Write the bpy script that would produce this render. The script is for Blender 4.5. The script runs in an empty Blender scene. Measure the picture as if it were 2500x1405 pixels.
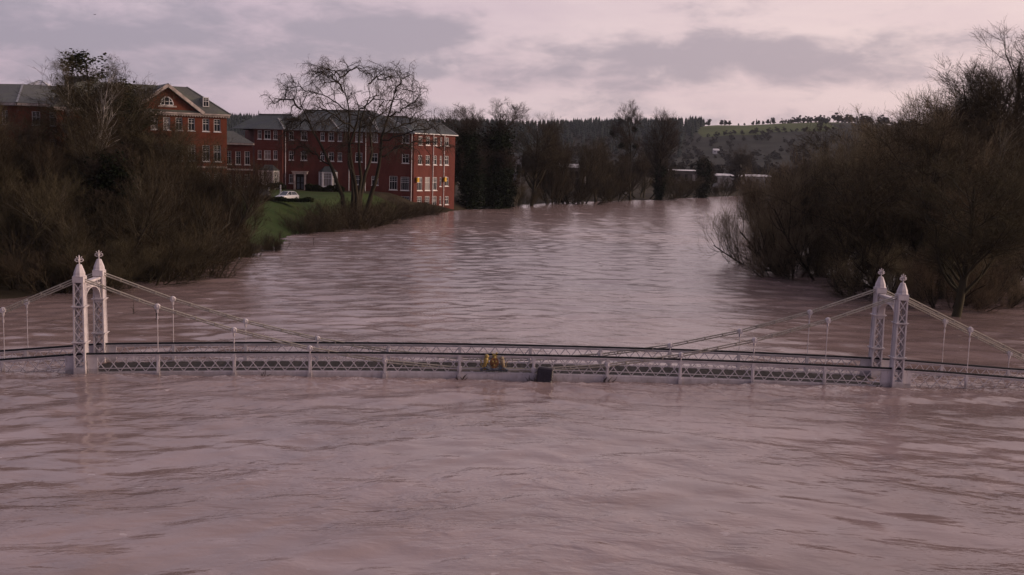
import bpy, math, random
import numpy as np
from mathutils import Vector, Matrix

SC = bpy.context.scene
COL = SC.collection
R = math.radians

# ------------------------------------------------------------------ camera
CAM_H = 11.02
cd = bpy.data.cameras.new('camera')
cam = bpy.data.objects.new('camera', cd)
COL.objects.link(cam)
cd.sensor_width = 36.0
cd.lens = 36.84
cd.clip_start = 0.5
cd.clip_end = 9000
PT, RL = 0.1213, 0.0279
_r = Vector((1, 0, 0)); _f = Vector((0, math.cos(PT), -math.sin(PT))); _u = Vector((0, math.sin(PT), math.cos(PT)))
_x = math.cos(RL) * _r + math.sin(RL) * _u
_y = -math.sin(RL) * _r + math.cos(RL) * _u
_z = -_f
cam.matrix_world = Matrix(((_x[0], _y[0], _z[0], 0), (_x[1], _y[1], _z[1], 0), (_x[2], _y[2], _z[2], CAM_H), (0, 0, 0, 1)))
SC.camera = cam

# ------------------------------------------------------------------ light
SUN_EL, SUN_AZ = R(15), R(91)          # azimuth clockwise from +Y: the sun is low on the right
world = bpy.data.worlds.new('World'); SC.world = world; world.use_nodes = True


class NT:
    """small helper to write node trees"""
    def __init__(s, tree): s.t = tree; s.n = tree.nodes; s.l = tree.links
    def new(s, typ, **kw):
        n = s.n.new(typ)
        for k, v in kw.items():
            if k in n.inputs.keys() if isinstance(k, str) else False: n.inputs[k].default_value = v
            else: setattr(n, k, v)
        return n
    def put(s, sock, v):
        if isinstance(v, bpy.types.NodeSocket): s.l.new(v, sock)
        elif isinstance(v, bpy.types.Node): s.l.new(v.outputs[0], sock)
        else:
            try: sock.default_value = v
            except Exception: sock.default_value = tuple(v) + (1,)
    def math(s, op, a, b=None, c=None, clamp=False):
        n = s.n.new('ShaderNodeMath'); n.operation = op; n.use_clamp = clamp
        s.put(n.inputs[0], a)
        if b is not None: s.put(n.inputs[1], b)
        if c is not None: s.put(n.inputs[2], c)
        return n.outputs[0]
    def vmath(s, op, a, b=None):
        n = s.n.new('ShaderNodeVectorMath'); n.operation = op
        s.put(n.inputs[0], a)
        if b is not None: s.put(n.inputs[1], b)
        return n.outputs[0]
    def mix(s, f, a, b, blend='MIX'):
        n = s.n.new('ShaderNodeMix'); n.data_type = 'RGBA'; n.blend_type = blend
        s.put(n.inputs['Factor'], f) if False else s.put(n.inputs[0], f)
        s.put(n.inputs[6], a); s.put(n.inputs[7], b)
        return n.outputs[2]
    def noise(s, vec, scale, detail=4, rough=.55, dist=0, col=False):
        n = s.n.new('ShaderNodeTexNoise'); n.noise_dimensions = '3D'
        if vec is not None: s.put(n.inputs['Vector'], vec)
        n.inputs['Scale'].default_value = scale; n.inputs['Detail'].default_value = detail
        n.inputs['Roughness'].default_value = rough; n.inputs['Distortion'].default_value = dist
        return n.outputs[1 if col else 0]
    def smooth(s, v, a, b, lo=0., hi=1.):
        n = s.n.new('ShaderNodeMapRange'); n.interpolation_type = 'SMOOTHSTEP'; n.clamp = True
        s.put(n.inputs[0], v); s.put(n.inputs[1], a); s.put(n.inputs[2], b); s.put(n.inputs[3], lo); s.put(n.inputs[4], hi)
        return n.outputs[0]
    def sep(s, v):
        n = s.n.new('ShaderNodeSeparateXYZ'); s.put(n.inputs[0], v); return n.outputs
    def comb(s, x, y, z):
        n = s.n.new('ShaderNodeCombineXYZ'); s.put(n.inputs[0], x); s.put(n.inputs[1], y); s.put(n.inputs[2], z); return n.outputs[0]


def build_sky():
    t = NT(world.node_tree); t.n.clear()
    out = t.new('ShaderNodeOutputWorld'); bg = t.new('ShaderNodeBackground')
    t.l.new(bg.outputs[0], out.inputs[0])
    sky = t.n.new('ShaderNodeTexSky'); sky.sky_type = 'NISHITA'; sky.sun_disc = False
    sky.sun_elevation = SUN_EL; sky.sun_rotation = SUN_AZ; sky.dust_density = 3.0
    tc = t.new('ShaderNodeTexCoord')
    d = t.vmath('NORMALIZE', tc.outputs['Generated'])
    x, y, z = t.sep(d)
    # evening cloud deck: high pale veil, warmer to the right, bluer lilac to the left
    side = t.smooth(x, -.45, .5)
    veil_low = t.mix(side, (.55, .425, .50), (.76, .57, .575))
    veil_high = t.mix(side, (.46, .41, .52), (.72, .58, .62))
    veil = t.mix(t.smooth(z, .02, .5), veil_low, veil_high)
    veil = t.mix(t.math('MULTIPLY', t.smooth(z, .5, 1.), .5), veil, (.45, .42, .50))
    # soft streaky variation of the veil
    v1 = t.vmath('MULTIPLY', d, (3.0, 3.0, 11.0))
    n1 = t.noise(v1, 1.6, 5, .55, .4)
    veil = t.mix(t.smooth(n1, .35, .7, 0, .55), veil, t.mix(side, (.70, .57, .62), (.90, .70, .66)))
    # grey cloud bodies
    v2 = t.vmath('MULTIPLY', t.vmath('ADD', d, (.31, .0, .17)), (5.5, 5.5, 15.0))
    n2 = t.noise(v2, 1.15, 6, .58, .3)
    n3 = t.noise(v2, 3.4, 4, .6, .3)
    dens = t.math('ADD', t.math('SUBTRACT', n2, .50), t.math('MULTIPLY', t.math('SUBTRACT', n3, .5), .62))
    front = t.smooth(y, .3, .8)
    add = None
    for cx, cz, rx, rz, a in ((-.36, .085, .17, .040, .20), (-.21, .112, .10, .022, .14), (-.105, .112, .075, .014, .30), (.19, .100, .115, .017, .32),
                              (.30, .088, .07, .016, .16), (.08, .098, .05, .014, .20), (.10, .125, .10, .012, -.12), (.33, .137, .12, .016, -.25),
                              (.29, .060, .14, .012, -.24), (-.02, .060, .12, .012, -.16), (-.26, .050, .12, .010, -.14), (0., .148, .14, .012, -.2)):
        ex = t.math('DIVIDE', t.math('SUBTRACT', x, cx), rx); ez = t.math('DIVIDE', t.math('SUBTRACT', z, cz), rz)
        q = t.math('SQRT', t.math('ADD', t.math('MULTIPLY', ex, ex), t.math('MULTIPLY', ez, ez)))
        m = t.smooth(q, 1.7, .0, 0, a * .8)
        add = m if add is None else t.math('ADD', add, m)
    dens = t.math('ADD', dens, t.math('MULTIPLY', add, front))
    cl = t.smooth(dens, -.10, .25)
    cloud = t.mix(side, (.335, .292, .360), (.43, .345, .385))
    c = t.mix(t.math('MULTIPLY', cl, .88), veil, cloud)
    # a little of the clear evening sky behind
    ns = t.vmath('MULTIPLY', sky.outputs[0], (.1, .1, .1))
    c = t.mix(.10, c, ns)
    # the evening light fades away from the bright quarter ahead on the right
    glow = t.math('MULTIPLY_ADD', z, .45, t.math('ADD', t.math('MULTIPLY', x, .55), t.math('MULTIPLY', y, .83)))
    k = t.smooth(glow, -.7, .75)
    c = t.vmath('MULTIPLY', c, t.mix(k, (.305, .325, .43), (1., 1., 1.)))
    t.l.new(c, bg.inputs[0])
    bg.inputs[1].default_value = 1.14


build_sky()
sl = bpy.data.lights.new('sun', 'SUN'); sl.energy = 2.4; sl.angle = R(16); sl.color = (1.0, .73, .56)
so = bpy.data.objects.new('sun', sl); COL.objects.link(so)
_sd = Vector((math.sin(SUN_AZ) * math.cos(SUN_EL), math.cos(SUN_AZ) * math.cos(SUN_EL), math.sin(SUN_EL)))
so.rotation_euler = _sd.to_track_quat('Z', 'Y').to_euler(); so.location = (60, -20, 80)
SC.view_settings.view_transform = 'Standard'; SC.view_settings.look = 'None'
SC.view_settings.exposure = 0.0; SC.view_settings.gamma = 1.0; SC.view_settings.use_curve_mapping = False
SC.render.engine = 'CYCLES'
SC.cycles.max_bounces = 4; SC.cycles.diffuse_bounces = 2; SC.cycles.glossy_bounces = 2
world.cycles.sampling_method = 'MANUAL'; world.cycles.sample_map_resolution = 256
SC.cycles.transparent_max_bounces = 4; SC.cycles.volume_bounces = 0
SC.cycles.use_denoising = True


# ------------------------------------------------------------------ materials
def mat(name, build):
    m = bpy.data.materials.new(name); m.use_nodes = True
    t = NT(m.node_tree); b = t.n['Principled BSDF']
    build(t, b); return m


def simple(name, col, rough=.7, var=.25, scale=3., spec=.3, metal=0., bump=0., coord='Object', objvar=0.):
    def f(t, b):
        tc = t.new('ShaderNodeTexCoord')
        n = t.noise(tc.outputs[coord], scale, 5, .6)
        lo = tuple(c * (1 - var) for c in col); hi = tuple(min(1, c * (1 + var)) for c in col)
        c = t.mix(t.smooth(n, .3, .7), lo, hi)
        if objvar:
            oi = t.new('ShaderNodeObjectInfo')
            hs = t.n.new('ShaderNodeHueSaturation'); t.put(hs.inputs['Color'], c)
            t.put(hs.inputs['Value'], t.math('ADD', t.math('MULTIPLY', oi.outputs['Random'], objvar * 2), 1 - objvar)); c = hs.outputs[0]
        t.put(b.inputs['Base Color'], c); b.inputs['Roughness'].default_value = rough
        b.inputs['Specular IOR Level'].default_value = spec; b.inputs['Metallic'].default_value = metal
        if bump:
            bp = t.n.new('ShaderNodeBump'); bp.inputs['Strength'].default_value = bump; bp.inputs['Distance'].default_value = .05
            t.put(bp.inputs['Height'], t.noise(tc.outputs[coord], scale * 4, 4)); t.l.new(bp.outputs[0], b.inputs['Normal'])
    return mat(name, f)


def paint_fn(col, rust, amount):
    def f(t, b):
        g = t.new('ShaderNodeNewGeometry'); pos = g.outputs['Position']
        n = t.noise(pos, 1.6, 6, .65); n2 = t.noise(t.vmath('MULTIPLY', pos, (5, 5, 1.2)), 2.0, 5, .7)
        c = t.mix(t.smooth(n, .35, .7), tuple(v * .80 for v in col), col)
        c = t.mix(t.smooth(n2, .56, .72, 0, amount), c, rust)
        x, y, z = t.sep(pos)
        tide = t.math('SUBTRACT', z, t.math('MULTIPLY', t.noise(t.vmath('MULTIPLY', pos, (2.5, 2.5, .8)), 1., 4, .65), .55))
        c = t.mix(t.smooth(tide, .02, -.26, 0, .4), c, (.19, .145, .12))      # silt left by the flood
        t.put(b.inputs['Base Color'], c); b.inputs['Roughness'].default_value = .6; b.inputs['Specular IOR Level'].default_value = .3
    return f


def brick_fn(c1, c2, mortar):
    def f(t, b):
        g = t.new('ShaderNodeNewGeometry'); pos = g.outputs['Position']
        x, y, z = t.sep(pos)
        v = t.comb(t.math('ADD', x, t.math('MULTIPLY', y, .6)), z, 0)
        br = t.n.new('ShaderNodeTexBrick'); t.put(br.inputs['Vector'], v)
        br.inputs['Scale'].default_value = 4.4; br.inputs['Color1'].default_value = c1 + (1,); br.inputs['Color2'].default_value = c2 + (1,)
        br.inputs['Mortar'].default_value = mortar + (1,); br.inputs['Mortar Size'].default_value = .018
        n = t.noise(t.vmath('MULTIPLY', pos, (1, 1, .45)), .55, 6, .65)
        n2 = t.noise(pos, 5., 4, .7)
        c = t.mix(t.smooth(n, .35, .72, 0, .55), br.outputs[0], tuple(v * .55 for v in c1))
        c = t.mix(t.smooth(n2, .5, .75, 0, .3), c, tuple(min(1, v * 1.35 + .02) for v in c2))
        t.put(b.inputs['Base Color'], c); b.inputs['Roughness'].default_value = .9; b.inputs['Specular IOR Level'].default_value = .15
    return f


def slate_fn(c):
    def f(t, b):
        g = t.new('ShaderNodeNewGeometry'); pos = g.outputs['Position']
        x, y, z = t.sep(pos)
        br = t.n.new('ShaderNodeTexBrick'); t.put(br.inputs['Vector'], t.comb(t.math('ADD', x, t.math('MULTIPLY', y, .4)), t.math('MULTIPLY', z, 1.8), 0))
        br.inputs['Scale'].default_value = 1.6; br.inputs['Color1'].default_value = c + (1,); br.inputs['Color2'].default_value = tuple(v * 1.35 for v in c) + (1,)
        br.inputs['Mortar'].default_value = tuple(v * .5 for v in c) + (1,); br.inputs['Mortar Size'].default_value = .02
        n = t.noise(pos, .5, 6, .65)
        cc = t.mix(t.smooth(n, .45, .75, 0, .6), br.outputs[0], (c[0] * 1.5, c[1] * 1.6, c[2] * 1.1))
        t.put(b.inputs['Base Color'], cc); b.inputs['Roughness'].default_value = .7; b.inputs['Specular IOR Level'].default_value = .3
    return f


def twig_fn(col, col2):
    def f(t, b):
        oi = t.new('ShaderNodeObjectInfo'); g = t.new('ShaderNodeNewGeometry')
        n = t.noise(g.outputs['Position'], .45, 3)
        c = t.mix(t.smooth(n, .35, .65), col, col2)
        hs = t.n.new('ShaderNodeHueSaturation'); t.put(hs.inputs['Color'], c)
        t.put(hs.inputs['Value'], t.math('ADD', t.math('MULTIPLY', oi.outputs['Random'], .5), .75))
        t.put(hs.inputs['Hue'], t.math('ADD', t.math('MULTIPLY', oi.outputs['Random'], .03), .485))
        t.put(b.inputs['Base Color'], hs.outputs[0]); b.inputs['Roughness'].default_value = .9; b.inputs['Specular IOR Level'].default_value = .1
    return f


BR = Vector((-21.1287, 50.7889, 0)); BRA = R(2.9088)


def water_fn(t, b):
    g = t.new('ShaderNodeNewGeometry'); pos = g.outputs['Position']
    warp = t.vmath('MULTIPLY', t.vmath('SUBTRACT', t.noise(t.vmath('MULTIPLY', pos, (.05, .09, 1)), 1., 3, .5, col=True), (.5, .5, .5)), (7., 4., 0))
    x_, y_, z_ = t.sep(pos)
    chev = t.comb(0, t.math('MULTIPLY', t.math('ABSOLUTE', t.math('SUBTRACT', x_, 1.)), .16), 0)      # wakes fan out from mid stream
    p = t.vmath('ADD', t.vmath('ADD', pos, warp), chev)
    big = t.noise(t.vmath('MULTIPLY', p, (.12, .24, 1)), 1., 2, .5)
    r1 = t.noise(t.vmath('MULTIPLY', p, (.55, 1.15, 1)), 1., 2, .5)
    ridge = t.math('SUBTRACT', 1., t.math('ABSOLUTE', t.math('MULTIPLY_ADD', r1, 2., -1.)))
    mid = t.noise(t.vmath('MULTIPLY', p, (1.6, 3.0, 1)), 1., 3, .6)
    fine = t.noise(t.vmath('MULTIPLY', pos, (4.2, 8.0, 1)), 1., 1, .6)
    calm = t.smooth(t.noise(t.vmath('MULTIPLY', p, (.07, .11, 1)), 1., 2, .55), .36, .60, .38, 1.)
    rip = t.math('ADD', t.math('MULTIPLY_ADD', ridge, .05, t.math('MULTIPLY', r1, .12)), t.math('ADD', t.math('MULTIPLY', mid, .052), t.math('MULTIPLY', fine, .009)))
    h = t.math('ADD', t.math('MULTIPLY', big, .09), t.math('MULTIPLY', rip, calm))
    reach = t.smooth(y_, 40., 115., .75, .40)        # smoother deep reach above the bridge, broken water below it
    bp = t.n.new('ShaderNodeBump'); bp.inputs['Strength'].default_value = 1.; bp.inputs['Distance'].default_value = 1.0
    t.put(bp.inputs['Height'], t.math('MULTIPLY', h, reach)); t.l.new(bp.outputs[0], b.inputs['Normal'])
    # silt: patches of paler and browner water
    silt = t.noise(t.vmath('MULTIPLY', p, (.06, .13, 1)), 1., 5, .6)
    c = t.mix(t.smooth(silt, .3, .7), (.222, .156, .140), (.315, .230, .213))
    # foam where the river breaks on the bridge, and stray flecks
    x, y, z = t.sep(pos)
    ca, sa = math.cos(BRA), math.sin(BRA)
    off = t.math('SUBTRACT', t.math('MULTIPLY', t.math('SUBTRACT', y, BR.y), ca), t.math('MULTIPLY', t.math('SUBTRACT', x, BR.x), sa))
    band = t.math('MULTIPLY', t.smooth(off, -1.6, -.3), t.smooth(off, 4.6, 2.6))
    fn = t.noise(t.vmath('MULTIPLY', p, (1.1, 2.6, 1)), 1.9, 4, .7)
    foam = t.math('MULTIPLY', band, t.smooth(fn, .50, .66))
    fl = t.noise(t.vmath('MULTIPLY', pos, (1.3, 2.8, 1)), 1.0, 2, .5)
    foam = t.math('MAXIMUM', foam, t.math('MULTIPLY', t.smooth(fl, .71, .75), .8))
    c = t.mix(t.math('MULTIPLY', foam, .62), c, (.56, .49, .48))
    t.put(b.inputs['Base Color'], c)
    t.put(b.inputs['Roughness'], t.math('ADD', t.math('MULTIPLY', foam, .4), t.smooth(y_, 35., 125., .11, .17)))
    b.inputs['IOR'].default_value = 1.50; b.inputs['Specular IOR Level'].default_value = .5


M = {}
M['water'] = mat('flood_water', water_fn)
M['paint'] = mat('bridge_paint', paint_fn((.66, .60, .61), (.22, .13, .08), .55))
M['chain'] = mat('chain_paint', paint_fn((.44, .40, .33), (.15, .12, .06), .85))
M['black'] = simple('black_rail', (.006, .006, .007), .45, .3, 2.)
M['plank'] = simple('deck_plank', (.030, .025, .022), .85, .4, 3., objvar=.3)
M['brick'] = mat('red_brick', brick_fn((.122, .034, .027), (.160, .046, .034), (.10, .052, .048)))
M['brick_g'] = mat('georgian_brick', brick_fn((.15, .036, .020), (.19, .052, .027), (.12, .065, .045)))
M['slate'] = mat('roof_slate', slate_fn((.055, .062, .066)))
M['slate_g'] = mat('mossy_slate', slate_fn((.085, .085, .075)))
M['lead'] = simple('lead_flashing', (.20, .20, .21), .6)
M['white'] = simple('white_joinery', (.72, .70, .69), .55, .10, 2.)
M['stone'] = simple('pale_stone', (.48, .40, .36), .8, .3, 1.5)
def glass_fn(t, b):
    oi = t.new('ShaderNodeObjectInfo'); r = oi.outputs['Random']
    c = t.mix(t.smooth(r, .80, .82), (.012, .013, .016), (.28, .25, .23))
    t.put(b.inputs['Base Color'], c); b.inputs['Roughness'].default_value = .12; b.inputs['Specular IOR Level'].default_value = .25
M['glass'] = mat('window_glass', glass_fn)
M['carglass'] = simple('car_glass', (.05, .06, .07), .08, .1, spec=.6)
M['silver'] = simple('silver_car_paint', (.62, .62, .63), .25, .05, spec=.6)
M['darkcar'] = simple('dark_car_paint', (.03, .035, .035), .25, .05, spec=.6)
M['tyre'] = simple('tyre_rubber', (.015, .015, .015), .85)
M['rim'] = simple('wheel_metal', (.35, .35, .36), .4, metal=.6)
M['lamp'] = simple('lamp_lens', (.7, .7, .68), .15, .05, spec=.7)
M['bark'] = mat('bark', twig_fn((.030, .026, .018), (.048, .040, .026)))
M['bark_pale'] = mat('grey_bark', twig_fn((.075, .066, .046), (.13, .115, .085)))
M['twig'] = mat('twig', twig_fn((.042, .033, .020), (.076, .060, .036)))
M['twig_gold'] = mat('lit_twig', twig_fn((.14, .108, .066), (.225, .178, .108)))  # brighter copy of twig: light painted into the shaded right bank crowns
M['twig_dark'] = mat('twig_dark', twig_fn((.045, .034, .026), (.068, .052, .038)))
M['twig_far'] = mat('twig_far', twig_fn((.036, .033, .028), (.055, .048, .040)))
M['paletwig'] = mat('pale_limb', twig_fn((.13, .115, .085), (.17, .15, .12)))
M['birch'] = simple('birch_bark', (.38, .35, .31), .8, .6, 2.5)
M['leaf'] = mat('ivy_leaf', twig_fn((.006, .010, .005), (.014, .020, .008)))
M['yew'] = mat('yew_leaf', twig_fn((.016, .022, .009), (.034, .037, .015)))
M['conifer'] = mat('conifer_needles', twig_fn((.014, .022, .020), (.024, .032, .026)))


def lawn_fn(t, b):
    g = t.new('ShaderNodeNewGeometry'); pos = g.outputs['Position']
    n = t.noise(pos, .25, 5, .65); n2 = t.noise(pos, 2.5, 4, .6)
    c = t.mix(t.smooth(n, .35, .65), (.032, .058, .013), (.048, .070, .020))
    c = t.mix(t.smooth(n2, .42, .72, 0, .7), c, (.036, .033, .018))
    t.put(b.inputs['Base Color'], c); b.inputs['Roughness'].default_value = .95; b.inputs['Specular IOR Level'].default_value = .1


M['lawn'] = mat('lawn_grass', lawn_fn)
M['earth'] = simple('leaf_litter', (.040, .032, .020), .95, .4, .3, spec=.1)
M['field'] = simple('hill_field', (.080, .098, .034), .95, .2, .02, spec=.1)
M['scrub'] = simple('hill_scrub', (.030, .030, .024), .95, .4, .03, spec=.1)
M['tarmac'] = simple('tarmac', (.055, .052, .05), .9, .2, 1.)
M['gold'] = simple('gold_paint', (.36, .26, .085), .45, .35, 12.)
M['faded'] = simple('faded_gold_paint', (.30, .235, .15), .6, .35, 12.)
M['red'] = simple('red_enamel', (.21, .10, .04), .5, .7, 9.)
M['crestblue'] = simple('blue_grey_paint', (.10, .115, .14), .5, .35, 9.)
M['bin'] = simple('dark_plastic', (.030, .022, .028), .35, .3, 6., spec=.5)
M['stick'] = simple('wet_stick', (.030, .022, .015), .8)
M['yellow'] = simple('yellow_box_paint', (.62, .36, .02), .5, .1)
M['wallpale'] = simple('pale_render', (.42, .41, .40), .85, .3, .6)
M['sheet'] = simple('white_roof_sheet', (.62, .60, .60), .6, .1)
M['dull'] = simple('dull_cladding', (.10, .085, .08), .8, .3, .5)


def cabin_fn(t, b):
    g = t.new('ShaderNodeNewGeometry'); pos = g.outputs['Position']
    n = t.noise(t.vmath('MULTIPLY', pos, (1.1, 1.1, 2.3)), 1.3, 4, .65, 1.2)
    c = t.mix(t.smooth(n, .44, .50), (.50, .53, .58), (.055, .085, .22))
    c = t.mix(t.smooth(n, .56, .60), c, (.34, .40, .52))
    t.put(b.inputs['Base Color'], c); b.inputs['Roughness'].default_value = .6


M['cabin'] = mat('blue_painted_sheet', cabin_fn)


# ------------------------------------------------------------------ object helpers
def link(o, parent=None):
    COL.objects.link(o)
    if parent is not None: o.parent = parent
    return o


def empty(name, loc=(0, 0, 0), rz=0.):
    o = bpy.data.objects.new(name, None); o.location = loc; o.rotation_euler = (0, 0, rz); o.empty_display_size = .3
    return link(o)


def tag(o, label, cat, group=None):
    o['label'] = label; o['category'] = cat
    if group: o['group'] = group
    return o


def np_mesh(name, V, F, mats, smooth=False, idx=None):
    """V (n,3); F list of int arrays (m,3) or (m,4)"""
    me = bpy.data.meshes.new(name)
    V = np.ascontiguousarray(V, dtype=np.float32)
    me.vertices.add(len(V)); me.vertices.foreach_set('co', V.ravel())
    F = [f for f in F if len(f)]
    loops = np.concatenate([f.ravel() for f in F]).astype(np.int32)
    counts = np.concatenate([np.full(len(f), f.shape[1], np.int32) for f in F])
    starts = np.concatenate([[0], np.cumsum(counts)[:-1]]).astype(np.int32)
    me.loops.add(len(loops)); me.loops.foreach_set('vertex_index', loops)
    me.polygons.add(len(counts)); me.polygons.foreach_set('loop_start', starts)
    try: me.polygons.foreach_set('loop_total', counts)
    except Exception: pass
    if idx is not None: me.polygons.foreach_set('material_index', np.asarray(idx, np.int32))
    if smooth: me.polygons.foreach_set('use_smooth', np.ones(len(counts), bool))
    for m in (mats if isinstance(mats, (list, tuple)) else [mats]): me.materials.append(m)
    me.update(calc_edges=True); me.validate()
    return me


class MB:
    def __init__(s): s.v = []; s.f = []
    def add(s, vs, fs):
        o = len(s.v); s.v += [tuple(v) for v in vs]; s.f += [tuple(i + o for i in f) for f in fs]; return s
    def box(s, a, b):
        x0, y0, z0 = a; x1, y1, z1 = b
        return s.add([(x0, y0, z0), (x1, y0, z0), (x1, y1, z0), (x0, y1, z0), (x0, y0, z1), (x1, y0, z1), (x1, y1, z1), (x0, y1, z1)],
                     [(0, 3, 2, 1), (4, 5, 6, 7), (0, 1, 5, 4), (1, 2, 6, 5), (2, 3, 7, 6), (3, 0, 4, 7)])
    def obox(s, O, ax, ay, az, a, b):
        """box in a frame: O origin, ax, ay, az unit axes"""
        vs = []
        for k in (0, 1):
            for (i, j) in ((0, 0), (1, 0), (1, 1), (0, 1)):
                q = O + ax * (b[0] if i else a[0]) + ay * (b[1] if j else a[1]) + az * (b[2] if k else a[2]); vs.append(q)
        return s.add(vs, [(0, 3, 2, 1), (4, 5, 6, 7), (0, 1, 5, 4), (1, 2, 6, 5), (2, 3, 7, 6), (3, 0, 4, 7)])
    def bar(s, p, q, w, h, up=(0, 0, 1)):
        p = Vector(p); q = Vector(q); d = (q - p).normalized(); up = Vector(up)
        sd = d.cross(up)
        if sd.length < 1e-4: sd = d.cross(Vector((1, 0, 0)))
        sd.normalize(); u2 = sd.cross(d)
        vs = []
        for c in (p, q):
            for i, j in ((-1, -1), (1, -1), (1, 1), (-1, 1)): vs.append(c + sd * (i * w / 2) + u2 * (j * h / 2))
        return s.add(vs, [(0, 3, 2, 1), (4, 5, 6, 7), (0, 1, 5, 4), (1, 2, 6, 5), (2, 3, 7, 6), (3, 0, 4, 7)])
    def tube(s, pts, rad, n=6, cap=True):
        pts = [Vector(p) for p in pts]; rad = rad if isinstance(rad, (list, tuple)) else [rad] * len(pts)
        base = len(s.v); prev = None
        for k, p in enumerate(pts):
            d = (pts[min(k + 1, len(pts) - 1)] - pts[max(k - 1, 0)]).normalized()
            a = d.cross(Vector((0, 0, 1)) if abs(d.z) < .95 else Vector((1, 0, 0))).normalized()
            if prev is not None:
                a2 = prev - d * prev.dot(d)
                if a2.length > 1e-4: a = a2.normalized()
            prev = a; c = d.cross(a)
            for i in range(n):
                an = 2 * math.pi * i / n; s.v.append(tuple(p + (a * math.cos(an) + c * math.sin(an)) * rad[k]))
        for k in range(len(pts) - 1):
            for i in range(n):
                s.f.append((base + k * n + i, base + k * n + (i + 1) % n, base + (k + 1) * n + (i + 1) % n, base + (k + 1) * n + i))
        if cap:
            s.f.append(tuple(base + i for i in reversed(range(n)))); s.f.append(tuple(base + (len(pts) - 1) * n + i for i in range(n)))
        return s
    def lathe(s, c, prof, n=10, sx=1., sy=1., rot=0.):
        base = len(s.v)
        for r, z in prof:
            for i in range(n):
                an = 2 * math.pi * i / n + rot; s.v.append((c[0] + r * sx * math.cos(an), c[1] + r * sy * math.sin(an), c[2] + z))
        for k in range(len(prof) - 1):
            for i in range(n): s.f.append((base + k * n + i, base + k * n + (i + 1) % n, base + (k + 1) * n + (i + 1) % n, base + (k + 1) * n + i))
        s.f.append(tuple(base + i for i in reversed(range(n)))); s.f.append(tuple(base + (len(prof) - 1) * n + i for i in range(n)))
        return s
    def ball(s, c, r, n=8, sx=1, sy=1, sz=1):
        prof = [(max(1e-3, r * math.sin(a)), -r * math.cos(a) * sz) for a in [math.pi * i / 6 for i in range(7)]]
        return s.lathe(c, prof, n, sx, sy)
    def build(s, name, m, parent=None, smooth=False, loc=None):
        me = bpy.data.meshes.new(name); me.from_pydata(s.v, [], s.f)
        for mm in (m if isinstance(m, (list, tuple)) else [m]): me.materials.append(mm)
        if smooth:
            for p in me.polygons: p.use_smooth = True
        me.update()
        o = bpy.data.objects.new(name, me)
        if loc is not None: o.location = loc
        return link(o, parent)


def inst(name, me, parent=None, loc=(0, 0, 0), rot=(0, 0, 0), sc=(1, 1, 1)):
    o = bpy.data.objects.new(name, me); o.location = loc; o.rotation_euler = rot; o.scale = sc
    return link(o, parent)


# ------------------------------------------------------------------ terrain and water
BANK = np.array([(-300, -200), (-75, 0), (-47, 50), (-38, 72), (-32, 86), (-29, 104), (-28, 120), (-30, 135), (-30.5, 144), (-27.5, 160), (-24, 180), (-20.5, 203),
                 (-15, 214), (-11, 229), (-1, 249), (15, 281), (42, 319), (63, 356), (86, 392), (130, 432), (260, 476), (600, 530), (3200, 720)], float)


def bank_dist(X, Y):
    """signed distance to the water's edge, positive on land"""
    P = np.stack([X.ravel(), Y.ravel()], 1); best = np.full(len(P), 1e9); sg = np.ones(len(P))
    for a, b in zip(BANK[:-1], BANK[1:]):
        d = b - a; L = d @ d
        t = np.clip(((P - a) @ d) / L, 0, 1); q = a + t[:, None] * d; r = P - q
        dd = np.hypot(r[:, 0], r[:, 1]); cr = d[0] * r[:, 1] - d[1] * r[:, 0]
        up = dd < best - 1e-9; best = np.where(up, dd, best); sg = np.where(up, np.sign(cr), sg)
    return (best * sg).reshape(X.shape)


def sst(x, a, b):
    t = np.clip((x - a) / (b - a), 0, 1); return t * t * (3 - 2 * t)


RIDX = np.array([-3500, -1500, -800, -400, -160, 0, 116, 240, 266, 300, 340, 385, 400, 455, 520, 600, 780, 1500, 3500], float)
RIDZ = np.array([38, 40, 40, 50, 51, 53, 60, 63, 66, 70, 71, 75, 76, 79, 78, 74, 76, 70, 60], float)


def ground_h(X, Y):
    X = np.asarray(X, float); Y = np.asarray(Y, float)
    d = bank_dist(X, Y)
    top = np.where(Y < 236, 3.9, 1.3) + .6 * sst(d, 20, 120)
    wid = np.where(Y < 236, 20. - 10.5 * sst(Y, 112, 140), 30.)
    h = np.where(d > 0, top * sst(d, -2, wid) - .05, -0.1 - 1.6 * sst(-d, 0, 10))
    h = h + np.where(d > 0, .12 * np.sin(X * .31 + Y * .17) * np.sin(Y * .23 - X * .11), 0) * sst(d, 2, 20)
    rz = np.interp(X, RIDX, RIDZ)
    up = sst(Y, 950, 1610)
    hill = rz * (.30 * sst(Y, 900, 1350) + .70 * sst(Y, 1220, 1610)) - 30 * sst(Y, 1640, 2600)
    return h + np.where(Y > 880, hill, 0) + np.where(Y > 1000, 1.6 * np.sin(X * .013) * np.sin(Y * .011 + X * .006) * up, 0)


def gh(x, y): return float(ground_h(np.array([x]), np.array([y]))[0])


def grid_axis(parts):
    out = []
    for a, b, s in parts: out += list(np.arange(a, b, s))
    return np.array(out + [parts[-1][1]], float)


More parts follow.
